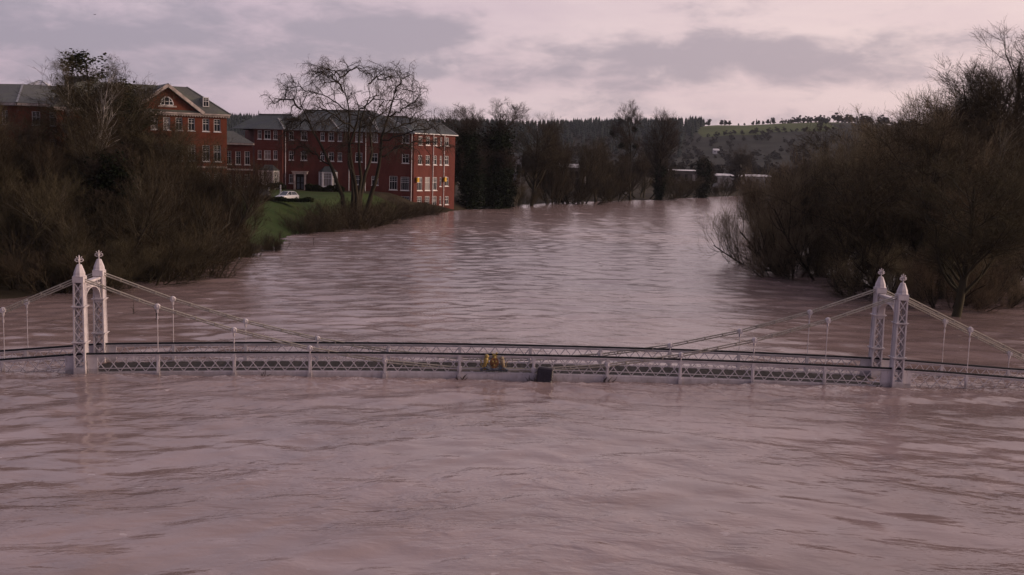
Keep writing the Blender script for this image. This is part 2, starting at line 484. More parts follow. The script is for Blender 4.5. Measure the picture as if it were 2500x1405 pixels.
gx = grid_axis([(-3500, -600, 180), (-600, -100, 25), (-100, 100, 2.5), (100, 600, 22), (600, 3500, 160)])
gy = grid_axis([(-400, 20, 35), (20, 60, 5), (60, 250, 2.5), (250, 460, 7), (460, 1000, 25), (1000, 1700, 22), (1700, 5000, 200)])
GX, GY = np.meshgrid(gx, gy)
GZ = ground_h(GX, GY)
nx, ny = len(gx), len(gy)
ii = (np.arange(ny - 1)[:, None] * nx + np.arange(nx - 1)[None, :]).ravel()
quads = np.stack([ii, ii + 1, ii + nx + 1, ii + nx], 1)
cx = (GX[:-1, :-1] + GX[1:, 1:]).ravel() / 2; cy = (GY[:-1, :-1] + GY[1:, 1:]).ravel() / 2
mi = np.zeros(len(cx), int)                                     # earth
mi[(cx > -62) & (cx < -22) & (cy > 122) & (cy < 205)] = 1       # lawn
mi[(cy > 1000)] = 2                                             # scrub
fld = (cy > 1440) & (cx > 262) & (cx < 430 + (cy - 1440) * .3) & (cy > 1440 + (cx - 300) * .25)
mi[fld] = 3
gme = np_mesh('ground', np.stack([GX, GY, GZ], -1).reshape(-1, 3), [quads], [M['earth'], M['lawn'], M['scrub'], M['field']], True, mi)
ground = inst('ground', gme); ground['kind'] = 'structure'

rng = np.random.default_rng(5)


def build_water():
    xs = grid_axis([(-1200, -120, 120), (-120, -45, 3), (-45, -30, .5), (-30, 30, .32), (30, 60, .5), (60, 130, 3), (130, 1800, 150)])
    step = lambda y: .13 if 48 < y < 55.5 else .21 + max(0, y - 32) * .0034
    ys = [-300, -150, -60, -20, 0, 12]
    y = 20.
    while y < 420: ys.append(y); y += step(y)
    ys = np.array(ys + [440., 480., 560., 700., 760.])
    X, Y = np.meshgrid(xs, ys)
    Z = np.zeros_like(X)
    r = np.random.default_rng(3)
    DY = .21 + np.maximum(0, Y - 32) * .0034
    NW = 54
    for k in range(NW):                                         # current ripples and swell
        lam = math.exp(r.uniform(math.log(.95), math.log(4.2))); an = math.pi / 2 + r.normal(0, .58)
        kx, ky = math.cos(an) * 2 * math.pi / lam, math.sin(an) * 2 * math.pi / lam
        amp = .128 * math.sqrt(2. / NW) * lam / (2 * math.pi) * (1 + .45 * sst(Y, 65, 130))
        env = .42 + .58 * (.5 + .5 * np.sin(X * r.uniform(.05, .16) + Y * r.uniform(-.05, .05) + r.uniform(0, 6))) * (.5 + .5 * np.sin(Y * r.uniform(.05, .16) + r.uniform(0, 6)))
        chev = .16 * np.abs(X - 1.)
        Z += amp * env * sst(lam / DY, 2., 3.6) * np.sin(kx * X + ky * (Y + chev) + r.uniform(0, 6.28) + 1.6 * np.sin(X * r.uniform(.1, .3) + Y * r.uniform(.06, .2) + k))
    fade = sst(X, -60, -45) * (1 - sst(X, 45, 75)) * (1 - sst(Y, 330, 420)) * sst(Y, 12, 24)
    Z *= fade
    ca, sa = math.cos(BRA), math.sin(BRA)
    s = (X - BR.x) * ca + (Y - BR.y) * sa; o = (Y - BR.y) * ca - (X - BR.x) * sa
    rough = np.zeros_like(X)
    for k in range(30):
        rough += np.sin(s * r.uniform(1.5, 11) + 1.5 * np.sin(s * r.uniform(.3, 1.1)) + r.uniform(0, 6)) * np.sin(o * r.uniform(2, 10) + s * r.uniform(-2.5, 2.5) + r.uniform(0, 6))
    rough /= 4.
    lip = np.exp(-((o + .55 + .25 * np.sin(s * .9) + .15 * np.sin(s * 2.3 + 1)) / .38) ** 2)
    inside = sst(o, -.3, .3) * (1 - sst(o, 2.6, 3.4))
    band = (sst(s, -14, -6) * (1 - sst(s, 48, 56)))
    Z += band * (lip * (.035 + .035 * rough) + inside * (.04 * rough - .02) + np.exp(-((o - 3.6) / .7) ** 2) * (.10 + .04 * rough) + np.exp(-((o + 2.2) / 1.6) ** 2) * .02 * rough)
    n = len(xs); m = len(ys)
    i = (np.arange(m - 1)[:, None] * n + np.arange(n - 1)[None, :]).ravel()
    me = np_mesh('water', np.stack([X, Y, Z], -1).reshape(-1, 3), [np.stack([i, i + 1, i + n + 1, i + n], 1)], M['water'], True)
    o_ = inst('water', me); o_['kind'] = 'structure'


build_water()



# ------------------------------------------------------------------ the flooded suspension footbridge
def copy_tree(o, parent=None):
    c = o.copy(); COL.objects.link(c)
    if parent is not None: c.parent = parent
    for ch in list(o.children): copy_tree(ch, c)
    return c


SPAN, DW = 41.0, 2.8
RS = [-14., -7.4, -3.8, 0., 3.73, 7.45, 11.18, 14.9, 18.63, 22.36, 26.1, 29.82, 33.55, 37.27, 41., 44.7, 48.4, 55.]


def rail_z(s):
    if s < 0: return .94 + s * .092
    if s > SPAN: return .94 - (s - SPAN) * .048 - max(0, s - SPAN - 2) * .012
    return .94 + .355 * (1 - (2 * s / SPAN - 1) ** 2)


def chain_z(s):
    if s < 0: return 4.72 + s * .455
    if s > SPAN: return 4.72 - (s - SPAN) * .455
    return .50 + 4.22 * abs(2 * s / SPAN - 1) ** 1.93


def build_bridge():
    B = empty('suspension_bridge', BR, BRA)
    tag(B, 'pale iron suspension footbridge with lattice sides and black handrails standing in the flood', 'bridge')
    P = M['paint']
    # ---- tower
    def half(z): return .295 - .055 * max(0., min(1., z / 4.8))
    m = MB()
    for sx in (-1, 1):
        for sy in (-1, 1):
            for (z0, z1) in ((-1.2, 2.4), (2.4, 4.55)):
                a, b = half(z0), half(z1); w = .075
                vs = []
                for (h, z) in ((a, z0), (b, z1)):
                    for (i, j) in ((0, 0), (1, 0), (1, 1), (0, 1)): vs.append((sx * (h - i * w), sy * (h - j * .05), z))
                m.add(vs, [(0, 3, 2, 1), (4, 5, 6, 7), (0, 1, 5, 4), (1, 2, 6, 5), (2, 3, 7, 6), (3, 0, 4, 7)])
    m.box((-.27, -.285, -1.2), (.27, .285, .30)); m.box((-.262, -.262, 4.50), (.262, .262, 4.80))
    tw = m.build('tower', P, B)
    lat = MB().bar((-.26, 0, -.29), (.26, 0, .29), .02, .05).build('lattice_bar', P, tw)
    first = True; nX = 7; h = (4.5 - .30) / nX
    for k in range(nX):
        zc = .30 + h * (k + .5); hw = half(zc) - .05
        for sy in (-1, 1):
            for sg in (-1, 1):
                if first: o = lat; first = False
                else: o = inst('lattice_bar', lat.data, tw)
                o.location = (0, sy * (half(zc) - .03 - .006 * (sg > 0)), zc); o.scale = (sg * hw / .26, 1, h / .58)
    for sx in (-1, 1):
        q = MB()
        a, b = half(.3) - .03, half(4.5) - .03
        vs = [(sx * a, -a - .0, .3), (sx * a, a, .3), (sx * b, b, 4.5), (sx * b, -b, 4.5)]
        q.add(vs + [(v[0] - sx * .03, v[1], v[2]) for v in vs], [(0, 1, 2, 3), (7, 6, 5, 4), (0, 4, 5, 1), (1, 5, 6, 2), (2, 6, 7, 3), (3, 7, 4, 0)])
        q.build('side_plate', P, tw)
        for k in range(9):
            z = .55 + k * .47; MB().box((sx * (half(z) - .025) - .012, -.2, z), (sx * (half(z) - .025) + .022, .2, z + .035)).build('rib', P, tw)
    for z in (1.53, 3.31):
        hh = half(z) + .075
        c = MB().box((-hh, -hh, z), (hh, hh, z + .035)); c.box((-hh + .04, -hh + .04, z - .05), (hh - .04, hh - .04, z)); c.build('collar', P, tw)
    MB().lathe((0, 0, 0), [(.27, 4.76), (.30, 4.79), (.30, 4.82), (.275, 4.85), (.262, 4.97), (.225, 5.08), (.175, 5.21), (.125, 5.34), (.10, 5.37)], 8, rot=math.pi / 8).build('cap', P, tw)
    f = MB(); f.tube([(0, 0, 5.38), (0, 0, 5.55), (0, 0, 5.83)], [.04, .03, .022], 6); f.ball((0, 0, 5.60), .055, 8)
    for k in range(4):
        an = k * math.pi / 2 + .2; c, s_ = math.cos(an), math.sin(an)
        f.tube([(.02 * c, .02 * s_, 5.53), (.10 * c, .10 * s_, 5.50), (.19 * c, .19 * s_, 5.56), (.17 * c, .17 * s_, 5.64), (.10 * c, .10 * s_, 5.63), (.03 * c, .03 * s_, 5.60)], .026, 5)
        f.tube([(.02 * c, .02 * s_, 5.66), (.10 * c, .10 * s_, 5.70), (.13 * c, .13 * s_, 5.76)], .02, 5)
    f.build('finial', P, tw)
    towers = [tw]
    for (x, y) in ((0, DW), (SPAN, 0), (SPAN, DW)):
        o = copy_tree(tw, B); o.location = (x, y, 0); towers.append(o)
    # ---- portal arches
    for x in (0., SPAN):
        m = MB(); y0, y1 = .24, DW - .24; ym = (y0 + y1) / 2; hw = (y1 - y0) / 2
        arc = [(x, ym - hw * math.cos(a), 3.15 + .98 * math.sin(a) ** .8 if math.sin(a) > 0 else 3.15) for a in [math.pi * i / 16 for i in range(17)]]
        for p, q in zip(arc[:-1], arc[1:]): m.bar(p, q, .30, .05, (0, -(q[2] - p[2]), (q[1] - p[1])))
        pa = m.build('portal_arch', P, B)
        c = MB()
        for dx in (-.12, .12):
            c.box((x + dx - .03, y0, 4.36), (x + dx + .03, y1, 4.44)); c.box((x + dx - .02, y0, 4.16), (x + dx + .02, y1, 4.21))
        c.box((x - .15, y0, 4.44), (x + .15, y1, 4.47)); c.build('top_chord', P, pa)
        for dx in (-.12, .12):
            for k in range(1, 16):
                p = arc[k]; u = 1 if k % 2 else -1
                if 4.36 - p[2] > .1: MB().bar((x + dx, p[1], p[2]), (x + dx, p[1] + u * .06, 4.37), .025, .04, (0, 1, 0)).build('strut', P, pa)
    # ---- chains, joints and hangers
    for y in (0., DW):
        pts = [-14.8, -11.1, -7.4, -3.7] + RS[3:15] + [44.7, 48.4, 52.1, 55.8]
        for a, b in zip(pts[:-1], pts[1:]):
            if chain_z(a) < -1 and chain_z(b) < -1: continue
            pa, pb = Vector((a, y, chain_z(a))), Vector((b, y, chain_z(b)))
            if abs(a - SPAN) < 1e-6: pa.x += .2; pa.z -= .09
            if abs(a) < 1e-6: pa.x += .2; pa.z -= .1
            m = MB()
            for dz in (-.058, .058): m.tube([pa + Vector((0, 0, dz)), pb + Vector((0, 0, dz))], .036, 6)
            n_ = int((pb - pa).length / .9)
            for k in range(1, n_): 
                c = pa.lerp(pb, k / n_); m.box((c.x - .03, c.y - .05, c.z - .085), (c.x + .03, c.y + .05, c.z + .085))
            m.build('chain_link', M['chain'], B)
        for s in pts:
            z = chain_z(s)
            if abs(s) < .01 or abs(s - SPAN) < .01 or z < -.3: continue
            m = MB(); m.tube([(s, y - .10, z), (s, y + .10, z)], .135, 10); m.lathe((s, y, z), [(.13, -.02), (.12, .10), (.05, .15)], 8); m.tube([(s, y, z - .1), (s, y, z - .30)], [.075, .05], 6)
            j = m.build('chain_joint', M['paint'], B)
            zb = rail_z(s) - .97
            if z - .3 > zb + .2:
                h_ = MB(); h_.tube([(s, y, z - .25), (s, y, zb)], .019, 6)
                if z - 1. > rail_z(s): h_.tube([(s, y, z - .45), (s, y, z - .62)], .04, 6)
                h_.build('hanger', M['paint'], B)
    # ---- parapets
    bar_me = None; bw, bh = .61, .88
    for y, out in ((0., -1), (DW, 1)):
        hr = MB(); ss = np.linspace(-14, 55, 140); hr.tube([(s, y, rail_z(s)) for s in ss], .05, 8); hr.build('handrail', M['black'], B)
        for a, b in zip(RS[:-1], RS[1:]):
            za, zb = rail_z(a), rail_z(b)
            m = MB()
            m.bar((a, y, za - .075), (b, y, zb - .075), .09, .035); m.bar((a, y, za - .13), (b, y, zb - .13), .02, .07)
            m.bar((a, y, za - .97), (b, y, zb - .97), .14, .035); m.bar((a, y, za - .93), (b, y, zb - .93), .02, .05)
            m.bar((a, y + .045 * out, za - .735), (b, y + .045 * out, zb - .735), .025, .035)
            pn = m.build('parapet_panel', P, B)
            ff = MB().bar((a + .09, y + .05 * out, za - 1.175), (b - .09, y + .05 * out, zb - 1.175), .025, .37); ff.build('fascia_plate', P, pn)
            L = b - a; n = max(1, round(L / bw)); st = L / n
            ang = math.atan2(zb - za, L)
            if za < .15 and zb < .15: continue
            for k in range(n):
                for sg in (-1, 1):
                    sc = a + st * (k + .5); zc = za + (zb - za) * (sc - a) / L - .525
                    if bar_me is None:
                        o = MB().bar((-bw / 2, 0, -bh / 2 + .04), (bw / 2, 0, bh / 2 - .04), .012, .042).build('lattice_bar', P, pn); bar_me = o.data
                    else: o = inst('lattice_bar', bar_me, pn)
                    o.location = (sc, y + .008 * sg, zc); o.scale = (sg * st / bw, 1, 1); o.rotation_euler = (0, -ang, 0)
        for s in RS:
            if abs(s) < .01 or abs(s - SPAN) < .01: continue
            z = rail_z(s)
            m = MB().box((s - .075, y - .05, z - 1.6), (s + .075, y + .05, z - .06)); m.box((s - .10, y + min(0, out * .16), z - 1.6), (s + .10, y + max(0, out * .16), z - .95))
            m.bar((s, y + out * .16, z - 1.0), (s, y + out * .04, z - .35), .04, .05, (1, 0, 0)); m.build('post', P, B)
        for s0, s1 in ((-.78, -.31), (.31, .80), (SPAN - .80, SPAN - .31), (SPAN + .31, SPAN + .78)):
            m = MB().box((s0, y - .035, -.9), (s1, y + .035, .84)); m.box((s0 - .02, y - .05, .80), (s1 + .02, y + .05, .84))
            for k in range(4): m.box((s0 + .02, y - .05, .05 + k * .2), (s0 + .06, y + .05, .12 + k * .2))
            m.build('end_plate', P, B)
    # ---- deck
    m = MB()
    for k in range(40):
        a, b = k * SPAN / 40, (k + 1) * SPAN / 40
        m.bar((a, 1.4, rail_z(a) - 1.12), (b, 1.4, rail_z(b) - 1.12), 2.3, .16)
    dk = m.build('deck', M['plank'], B)
    pme = None
    for k in range(195):
        s = .3 + k * .2075
        if pme is None: o = MB().box((-.098, .12, -.02), (.098, DW - .12, .02)).build('plank', M['plank'], dk); pme = o.data
        else: o = inst('plank', pme, dk)
        o.location = (s, 0, rail_z(s) - .985 + .004 * ((k * 7) % 5))
    # ---- coats of arms at mid span
    for y, out in ((-.07, -1), (DW + .07, 1)):
        c = 20.37; z = .52
        m = MB()
        m.box((c - .70, y - .03, z - .05), (c + .70, y + .03, z + .03))
        m.tube([(c - .66, y + .05 * out, z + .02), (c - .45, y + .09 * out, z + .14), (c - .2, y + .06 * out, z + .03), (c, y + .09 * out, z + .06), (c + .2, y + .06 * out, z + .03), (c + .45, y + .09 * out, z + .14), (c + .66, y + .05 * out, z + .02)], .05, 6)
        for sg in (-1, 1):
            m.tube([(c + sg * .25, y + .03 * out, z + .05), (c + sg * .36, y + .06 * out, z + .22), (c + sg * .48, y + .05 * out, z + .10)], [.06, .07, .03], 6)
        ca = m.build('coat_of_arms', M['crestblue'] if out < 0 else M['chain'], B)
        g = MB(); sh = [(-.15, .60), (.0, .64), (.15, .60), (.23, .46), (.22, .28), (.13, .12), (0, .04), (-.13, .12), (-.22, .28), (-.23, .46)]
        n = len(sh)
        vs = [(c + a, y + out * .03, z + b) for a, b in sh] + [(c + a * .92, y + out * .10, z + .02 + b * .95) for a, b in sh]
        g.add(vs, [tuple(range(n)), tuple(range(2 * n - 1, n - 1, -1))] + [(i, (i + 1) % n, n + (i + 1) % n, n + i) for i in range(n)])
        if out < 0:
            g.build('shield', M['red'], ca)
            for (dx, dz) in ((-.08, .44), (.08, .44), (0, .26)):
                MB().ball((c + dx, y - .105, z + dz), .05, 7, sy=.4, sz=1.3).build('charge', M['gold'], ca)
            h = MB(); h.ball((c, y - .03, z + .64), .10, 8, sz=.8); h.tube([(c - .12, y - .03, z + .73), (c + .14, y - .03, z + .73)], .03, 6)
            h.tube([(c - .08, y - .03, z + .78), (c + .07, y - .03, z + .80)], [.05, .045], 6); h.ball((c + .10, y - .03, z + .86), .045, 7); h.tube([(c + .04, y - .03, z + .78), (c + .05, y - .03, z + .72)], .02, 5)
            h.tube([(c - .08, y - .03, z + .8), (c - .14, y - .03, z + .88), (c - .09, y - .03, z + .93)], .014, 5)
            h.build('crest_figure', M['gold'], ca)
            for sg in (-1, 1):
                l = MB(); sc_ = 1. if sg < 0 else .84
                def q(dx, dz): return (c + sg * (.33 + dx * sc_ * 1.15), y - .05, z + .07 + dz * sc_ * 1.02)
                l.tube([q(.14, .10), q(.10, .30), q(.07, .46), q(.05, .56)], [.10, .095, .13, .08], 8)
                l.ball(q(.05, .62), .105, 8); l.tube([q(.05, .61), q(-.05, .59)], [.05, .035], 6)
                l.tube([q(.15, .12), q(.07, .02), q(.10, -.06)], [.06, .045, .03], 6); l.tube([q(.18, .12), q(.20, .0), q(.17, -.07)], [.07, .05, .035], 6)
                l.tube([q(.06, .44), q(-.04, .42), q(-.08, .48)], [.045, .035, .025], 6); l.tube([q(.07, .36), q(-.03, .28), q(-.07, .31)], [.045, .035, .025], 6)
                l.tube([q(.19, .12), q(.31, .18), q(.27, .34), q(.33, .42)], [.02, .02, .02, .04], 5)
                l.build('lion', M['gold'] if sg < 0 else M['faded'], ca, True)
    return B


build_bridge()


# ------------------------------------------------------------------ buildings
class Face:
    """a vertical wall plane: O foot point, d along, n outward"""
    def __init__(s, O, d):
        s.O = Vector((O[0], O[1], 0)); s.d = Vector((d[0], d[1], 0)).normalized(); s.n = Vector((s.d.y, -s.d.x, 0)); s.z = Vector((0, 0, 1))
    def p(s, a, z, o=0.): return s.O + s.d * a + s.n * o + s.z * z


def wall(mb, F, s0, s1, z0, z1, holes=(), depth=.16):
    xs = sorted({s0, s1} | {h[0] for h in holes} | {h[1] for h in holes}); zs = sorted({z0, z1} | {h[2] for h in holes} | {h[3] for h in holes})
    xs = [x for x in xs if s0 - 1e-6 <= x <= s1 + 1e-6]; zs = [z for z in zs if z0 - 1e-6 <= z <= z1 + 1e-6]
    for a, b in zip(xs[:-1], xs[1:]):
        for c, e in zip(zs[:-1], zs[1:]):
            m, k = (a + b) / 2, (c + e) / 2
            if any(h[0] < m < h[1] and h[2] < k < h[3] for h in holes): continue
            mb.add([F.p(a, c), F.p(b, c), F.p(b, e), F.p(a, e)], [(0, 1, 2, 3)])
    for h in holes:
        a, b, c, e = h[:4]; q = [(a, c), (b, c), (b, e), (a, e)]
        for i in range(4):
            u, v = q[i], q[(i + 1) % 4]
            mb.add([F.p(*u), F.p(*v), F.p(v[0], v[1], -depth), F.p(u[0], u[1], -depth)], [(0, 3, 2, 1)])


def window(par, F, h, cols=2, rows=2, sill=True, depth=.16, arch=False, fw=.09, name='window'):
    a, b, c, e = h[:4]; m = MB(); X, Y, Z = F.d, F.n, F.z
    def bx(s0, s1, z0, z1, o0, o1): m.obox(F.O, X, Y, Z, (s0, o0, z0), (s1, o1, z1))
    o0, o1 = -depth - .02, -depth + .10
    bx(a, a + fw, c, e, o0, o1); bx(b - fw, b, c, e, o0, o1); bx(a + fw, b - fw, c, c + fw, o0, o1); bx(a + fw, b - fw, e - fw, e, o0, o1)
    mid = c + (e - c) * .60
    bx(a + fw, b - fw, mid - .04, mid + .04, o0, o1 - .03)
    for k in range(1, cols): x = a + (b - a) * k / cols; bx(x - .022, x + .022, c + fw, e - fw, o0, o1 - .05)
    for k in range(1, rows): z = mid + (e - mid) * k / rows; bx(a + fw, b - fw, z - .02, z + .02, o0, o1 - .052)
    w = m.build(name, M['white'], par)
    pn = MB().add([F.p(a + .01, c + .01, -depth + .005), F.p(b - .01, c + .01, -depth + .005), F.p(b - .01, e - .01, -depth + .005), F.p(a + .01, e - .01, -depth + .005)], [(0, 1, 2, 3)])
    pn.build('pane', M['glass'], w)
    if sill: MB().obox(F.O, X, Y, Z, (a - .10, -depth + .1, c - .14), (b + .10, .07, c - .002)).build('sill', M['white'], w)
    return w


def pipe(par, F, s, z0, z1, m='white'):
    q = MB().tube([F.p(s, z0, .12), F.p(s, z1, .12)], .075, 6)
    q.obox(F.O, F.d, F.n, F.z, (s - .13, .03, z1 - .05), (s + .13, .22, z1 + .22))
    k = z0 + 1
    while k < z1: q.obox(F.O, F.d, F.n, F.z, (s - .11, .0, k), (s + .11, .2, k + .06)); k += 1.9
    return q.build('downpipe', M[m], par)


def poly(name, m, par, pts, faces, th=0.):
    return MB().add(pts, faces).build(name, m, par)


def gutter(par, pts, m='white', w=.18):
    q = MB()
    for a, b in zip(pts[:-1], pts[1:]): q.bar(a, b, w, .16)
    return q.build('gutter', M[m], par)


def hipline(par, a, b):
    return MB().bar(Vector(a) + Vector((0, 0, .05)), Vector(b) + Vector((0, 0, .05)), .30, .06).build('hip_flashing', M['lead'], par)


def build_block():
    B = empty('brick_block', (-36, 212, 0))
    tag(B, 'four-storey dark red brick block with slate hipped roof, its sunlit end standing in the river', 'building')
    par = B
    F = Face((-52.2, 212), (1, 0)); E_ = Face((-20.4, 212), (7.6, 11.2)); LEN = 31.8; ELEN = 13.5
    ZT = 15.8
    X = lambda x: x + 52.2
    wins = []          # (x, w, z0, z1, cols, rows)
    def W_(x, w, z0, z1, cols=2, rows=2): wins.append((X(x) - w / 2, X(x) + w / 2, z0, z1, cols, rows))
    for z0, z1 in ((13.75, 15.45), (9.75, 11.55)):
        for x, w in ((-45.06, .95), (-42.51, 1.25), (-38.8, .8), (-37.05, 1.1), (-35.3, .85), (-31.5, 1.4), (-28.36, 1.3), (-22.1, 1.4)): W_(x, w, z0, z1)
    W_(-45.1, .8, 5.1, 6.9); W_(-31.6, 1.3, 5.2, 7.0); W_(-28.2, 1.35, 5.2, 7.0, 3)
    W_(-24.5, 1.6, 4.35, 7.1, 3, 3); W_(-22.15, 1.7, 4.3, 7.0, 4, 3); W_(-22.2, 2.0, .15, 3.1, 4, 4); W_(-30.5, 1.2, 2.0, 3.3)
    mb = MB(); wall(mb, F, 5.6, LEN, -1.5, ZT, wins)
    # projecting wing at the left with three windows a floor
    FL = Face((-52.2, 210.9), (1, 0))
    wl = []
    for z0, z1 in ((13.75, 15.45), (9.75, 11.55)):
        for x, w in ((-51.15, .75), (-49.6, 1.3), (-48.0, .8)): wl.append((X(x) - w / 2, X(x) + w / 2, z0, z1, 2, 2))
    wall(mb, FL, 0, 5.6, 2., ZT, wl)
    FR = Face((-46.6, 210.9), (0, 1)); wall(mb, FR, 0, 1.1, 2., ZT)
    # lit end wall
    we = []
    def V_(s, w, z0, z1, c=2, r=2): we.append((s - w / 2, s + w / 2, z0, z1, c, r))
    for z0, z1 in ((13.5, 15.2), (9.55, 11.4)):
        for s, w in ((1.95, 1.25), (4.4, 1.3), (6.75, 1.25), (8.7, .7), (10.7, 1.25)): V_(s, w, z0, z1)
    for s in (1.95, 4.45, 6.8): V_(s, 1.6, 4.3, 7.0, 3, 4); V_(s, 1.5, .6, 3.1, 3, 3)
    V_(8.75, .6, 5.1, 7.0, 1); V_(10.85, 1.2, 5.15, 7.0, 2); V_(8.8, .6, 1.3, 3.0, 1); V_(11.0, 1.2, 1.3, 3.0)
    wall(mb, E_, 0, ELEN, -1.5, ZT, we)
    eb = E_.p(ELEN, 0)
    FB = Face((eb.x, eb.y), (-.3, 1)); wall(mb, FB, 0, 9, -1.5, ZT)
    FK = Face((FB.p(9, 0).x, FB.p(9, 0).y), (-1, 0)); wall(mb, FK, 0, 44, -1.5, ZT)
    kx = FK.p(44, 0); FW = Face((kx.x, kx.y), (-52.2 - kx.x, 210.9 - kx.y)); wall(mb, FW, 0, math.hypot(kx.x + 52.2, kx.y - 210.9), 2., ZT)
    wo = mb.build('wall', M['brick'], par)
    for h in wins: window(par, F, h, h[4], h[5])
    for h in wl: window(par, FL, h, h[4], h[5])
    for h in we: window(par, E_, h, h[4], h[5])
    # soldier band under the eaves and downpipes
    for x in (-46.2, -33.4, -30.1): pipe(par, F, X(x), 3.6, ZT - .3)
    pipe(par, F, X(-20.85), -.5, ZT - .3)
    pipe(par, E_, 6.05, -.5, ZT - .3); pipe(par, E_, 9.7, -.5, ZT - .3)
    # bay windows with slate roofs
    for x, w in ((-49.3, 3.9), (-37.6, 3.5)):
        y0 = 210.9 if x < -45 else 212.; O = Vector((x, y0, 0)); f = w * .55 / 2; b = w / 2; dp = 1.05
        pts = [(-b, .0), (-f, -dp), (f, -dp), (b, .0)]
        m = MB(); z0, z1 = 4.55, 7.55
        for (p, q) in zip(pts[:-1], pts[1:]):
            m.add([O + Vector((p[0], p[1], 3.2)), O + Vector((q[0], q[1], 3.2)), O + Vector((q[0], q[1], z0)), O + Vector((p[0], p[1], z0))], [(0, 1, 2, 3)])
            m.bar(O + Vector((p[0], p[1], z0 + .06)), O + Vector((q[0], q[1], z0 + .06)), .22, .16); m.bar(O + Vector((p[0], p[1], z1 - .1)), O + Vector((q[0], q[1], z1 - .1)), .2, .24)
        for p in pts: m.box((O.x + p[0] - .14, O.y + p[1] - .14, z0 - 1.2), (O.x + p[0] + .14, O.y + p[1] + .14, z1))
        bay = m.build('bay_window', M['white'], par)
        for p, q in zip(pts[:-1], pts[1:]):
            FF = Face((O.x + p[0], O.y + p[1]), (q[0] - p[0], q[1] - p[1])); L = math.hypot(q[0] - p[0], q[1] - p[1])
            window(bay, FF, (.14, L - .14, z0 + .14, z1 - .2), 3, 2, False, .06, name='sash')
        e = [O + Vector((p[0] * 1.12, p[1] * 1.15, z1)) for p in pts]; t0 = O + Vector((-f * .7, .02, z1 + 1.15)); t1 = O + Vector((f * .7, .02, z1 + 1.15))
        poly('bay_roof', M['slate'], bay, e + [t0, t1], [(0, 1, 4), (1, 2, 5, 4), (2, 3, 5)])
    # doorcase
    D = MB(); dx = -43.2
    for sg in (-1, 1): D.box((dx + sg * 1.05 - .16, 211.2, 3.7), (dx + sg * 1.05 + .16, 211.6, 7.0)); D.box((dx + sg * 1.05 - .22, 211.14, 6.8), (dx + sg * 1.05 + .22, 211.66, 7.0)); D.box((dx + sg * 1.05 - .22, 211.14, 3.6), (dx + sg * 1.05 + .22, 211.66, 3.85))
    D.box((dx - 1.5, 211.05, 7.0), (dx + 1.5, 211.99, 7.42)); D.box((dx - 1.65, 210.95, 7.42), (dx + 1.65, 211.99, 7.55))
    dc = D.build('doorcase', M['stone'], par)
    dr = MB().box((dx - .8, 211.9, 3.7), (dx + .8, 211.97, 6.9)).build('door', M['black'], dc)
    for sg in (-1, 1):
        for z in (4.0, 5.3): MB().box((dx + sg * .4 - .25, 211.86, z), (dx + sg * .4 + .25, 211.9, z + 1.1)).build('door_panel', M['crestblue'], dc)
    # yellow boxes with brackets on the end wall
    for s, z in ((.75, 6.55), (9.72, 6.65)):
        y_ = MB().obox(E_.O, E_.d, E_.n, E_.z, (s - .28, .24, z - .55), (s + .28, .62, z + .35)).build('yellow_box', M['yellow'], par)
        y_['label'] = 'yellow box on the end wall of the brick block'
        MB().obox(E_.O, E_.d, E_.n, E_.z, (s - .06, .0, z + .36), (s + .5, .5, z + .46)).build('bracket', M['white'], y_)
    # ---- roofs
    OV = .45
    def P3(x, y, z): return (x, y, z)
    ze = ZT + .0
    # centre and right range
    e0 = (-46.4, 212 - OV, ze); e1 = (-20.4 + .1, 212 - OV, ze)
    q = E_.p(ELEN + .3, 0, OV); e2 = (q.x, q.y, ze); q2 = FB.p(9.3, 0, OV); e3 = (q2.x, q2.y, ze)
    e4 = (-46.4, 232.2, ze)
    r0 = (-44.0, 220, 20.0); r1 = (-30.3, 220, 20.2); r2 = (-26.9, 219.6, 19.2); r3 = (-22.6, 219.4, 19.2); r4 = (-16.2, 225.2, 18.3)
    rp = [e0, e1, e2, e3, e4, r0, r1, r2, r3, r4]
    rf = poly('roof', M['slate'], par, rp, [(0, 1, 8, 7, 6, 5)[:3] if False else (0, 1, 7, 6, 5), (1, 8, 7), (1, 2, 9, 8), (2, 3, 9), (3, 4, 5, 6, 7, 8, 9), (4, 0, 5)])
    # left wing hip
    w0 = (-57.6, 213.2, ze - .1); w1 = (-46.1, 212 - OV + .02, ze + .01); w2 = (-46.1, 226, ze); w3 = (-56.4, 226, ze - .1)
    k0 = (-53.2, 218.6, 18.8); k1 = (-46.3, 218.6, 18.95)
    rl = poly('roof', M['slate'], par, [w0, w1, w2, w3, k0, k1], [(0, 1, 5, 4), (1, 2, 5), (2, 3, 4, 5), (3, 0, 4)])
    # cross hip over the projecting wing
    c0 = (-53.0, 210.5, ze + .03); c1 = (-46.15, 210.5, ze + .03); c2 = (-46.15, 215.5, ze + .6); c3 = (-53.0, 215.5, ze + .6); ca = (-48.3, 214.6, 18.05); cb = (-48.3, 218, 18.3)
    rc = poly('roof', M['slate'], par, [c0, c1, c2, c3, ca, cb], [(0, 1, 4), (1, 2, 5, 4), (0, 4, 5, 3)])
    hipline(rc, c1, ca); hipline(rf, e1, r2); hipline(rf, e2, r4); hipline(rf, e0, r0); hipline(rf, (-27.5, 211.7, ze + .05), r1)
    # ridge caps and finials
    for a, b in ((r0, r1), (r2, r3), (k0, k1)):
        MB().bar(Vector(a) + Vector((0, 0, .08)), Vector(b) + Vector((0, 0, .08)), .3, .2).build('ridge', M['slate_g'], rf)
    MB().tube([(-53.2, 218.6, 18.8), (-53.2, 218.6, 19.6)], [.1, .05], 6).build('roof_finial', M['slate'], rl)
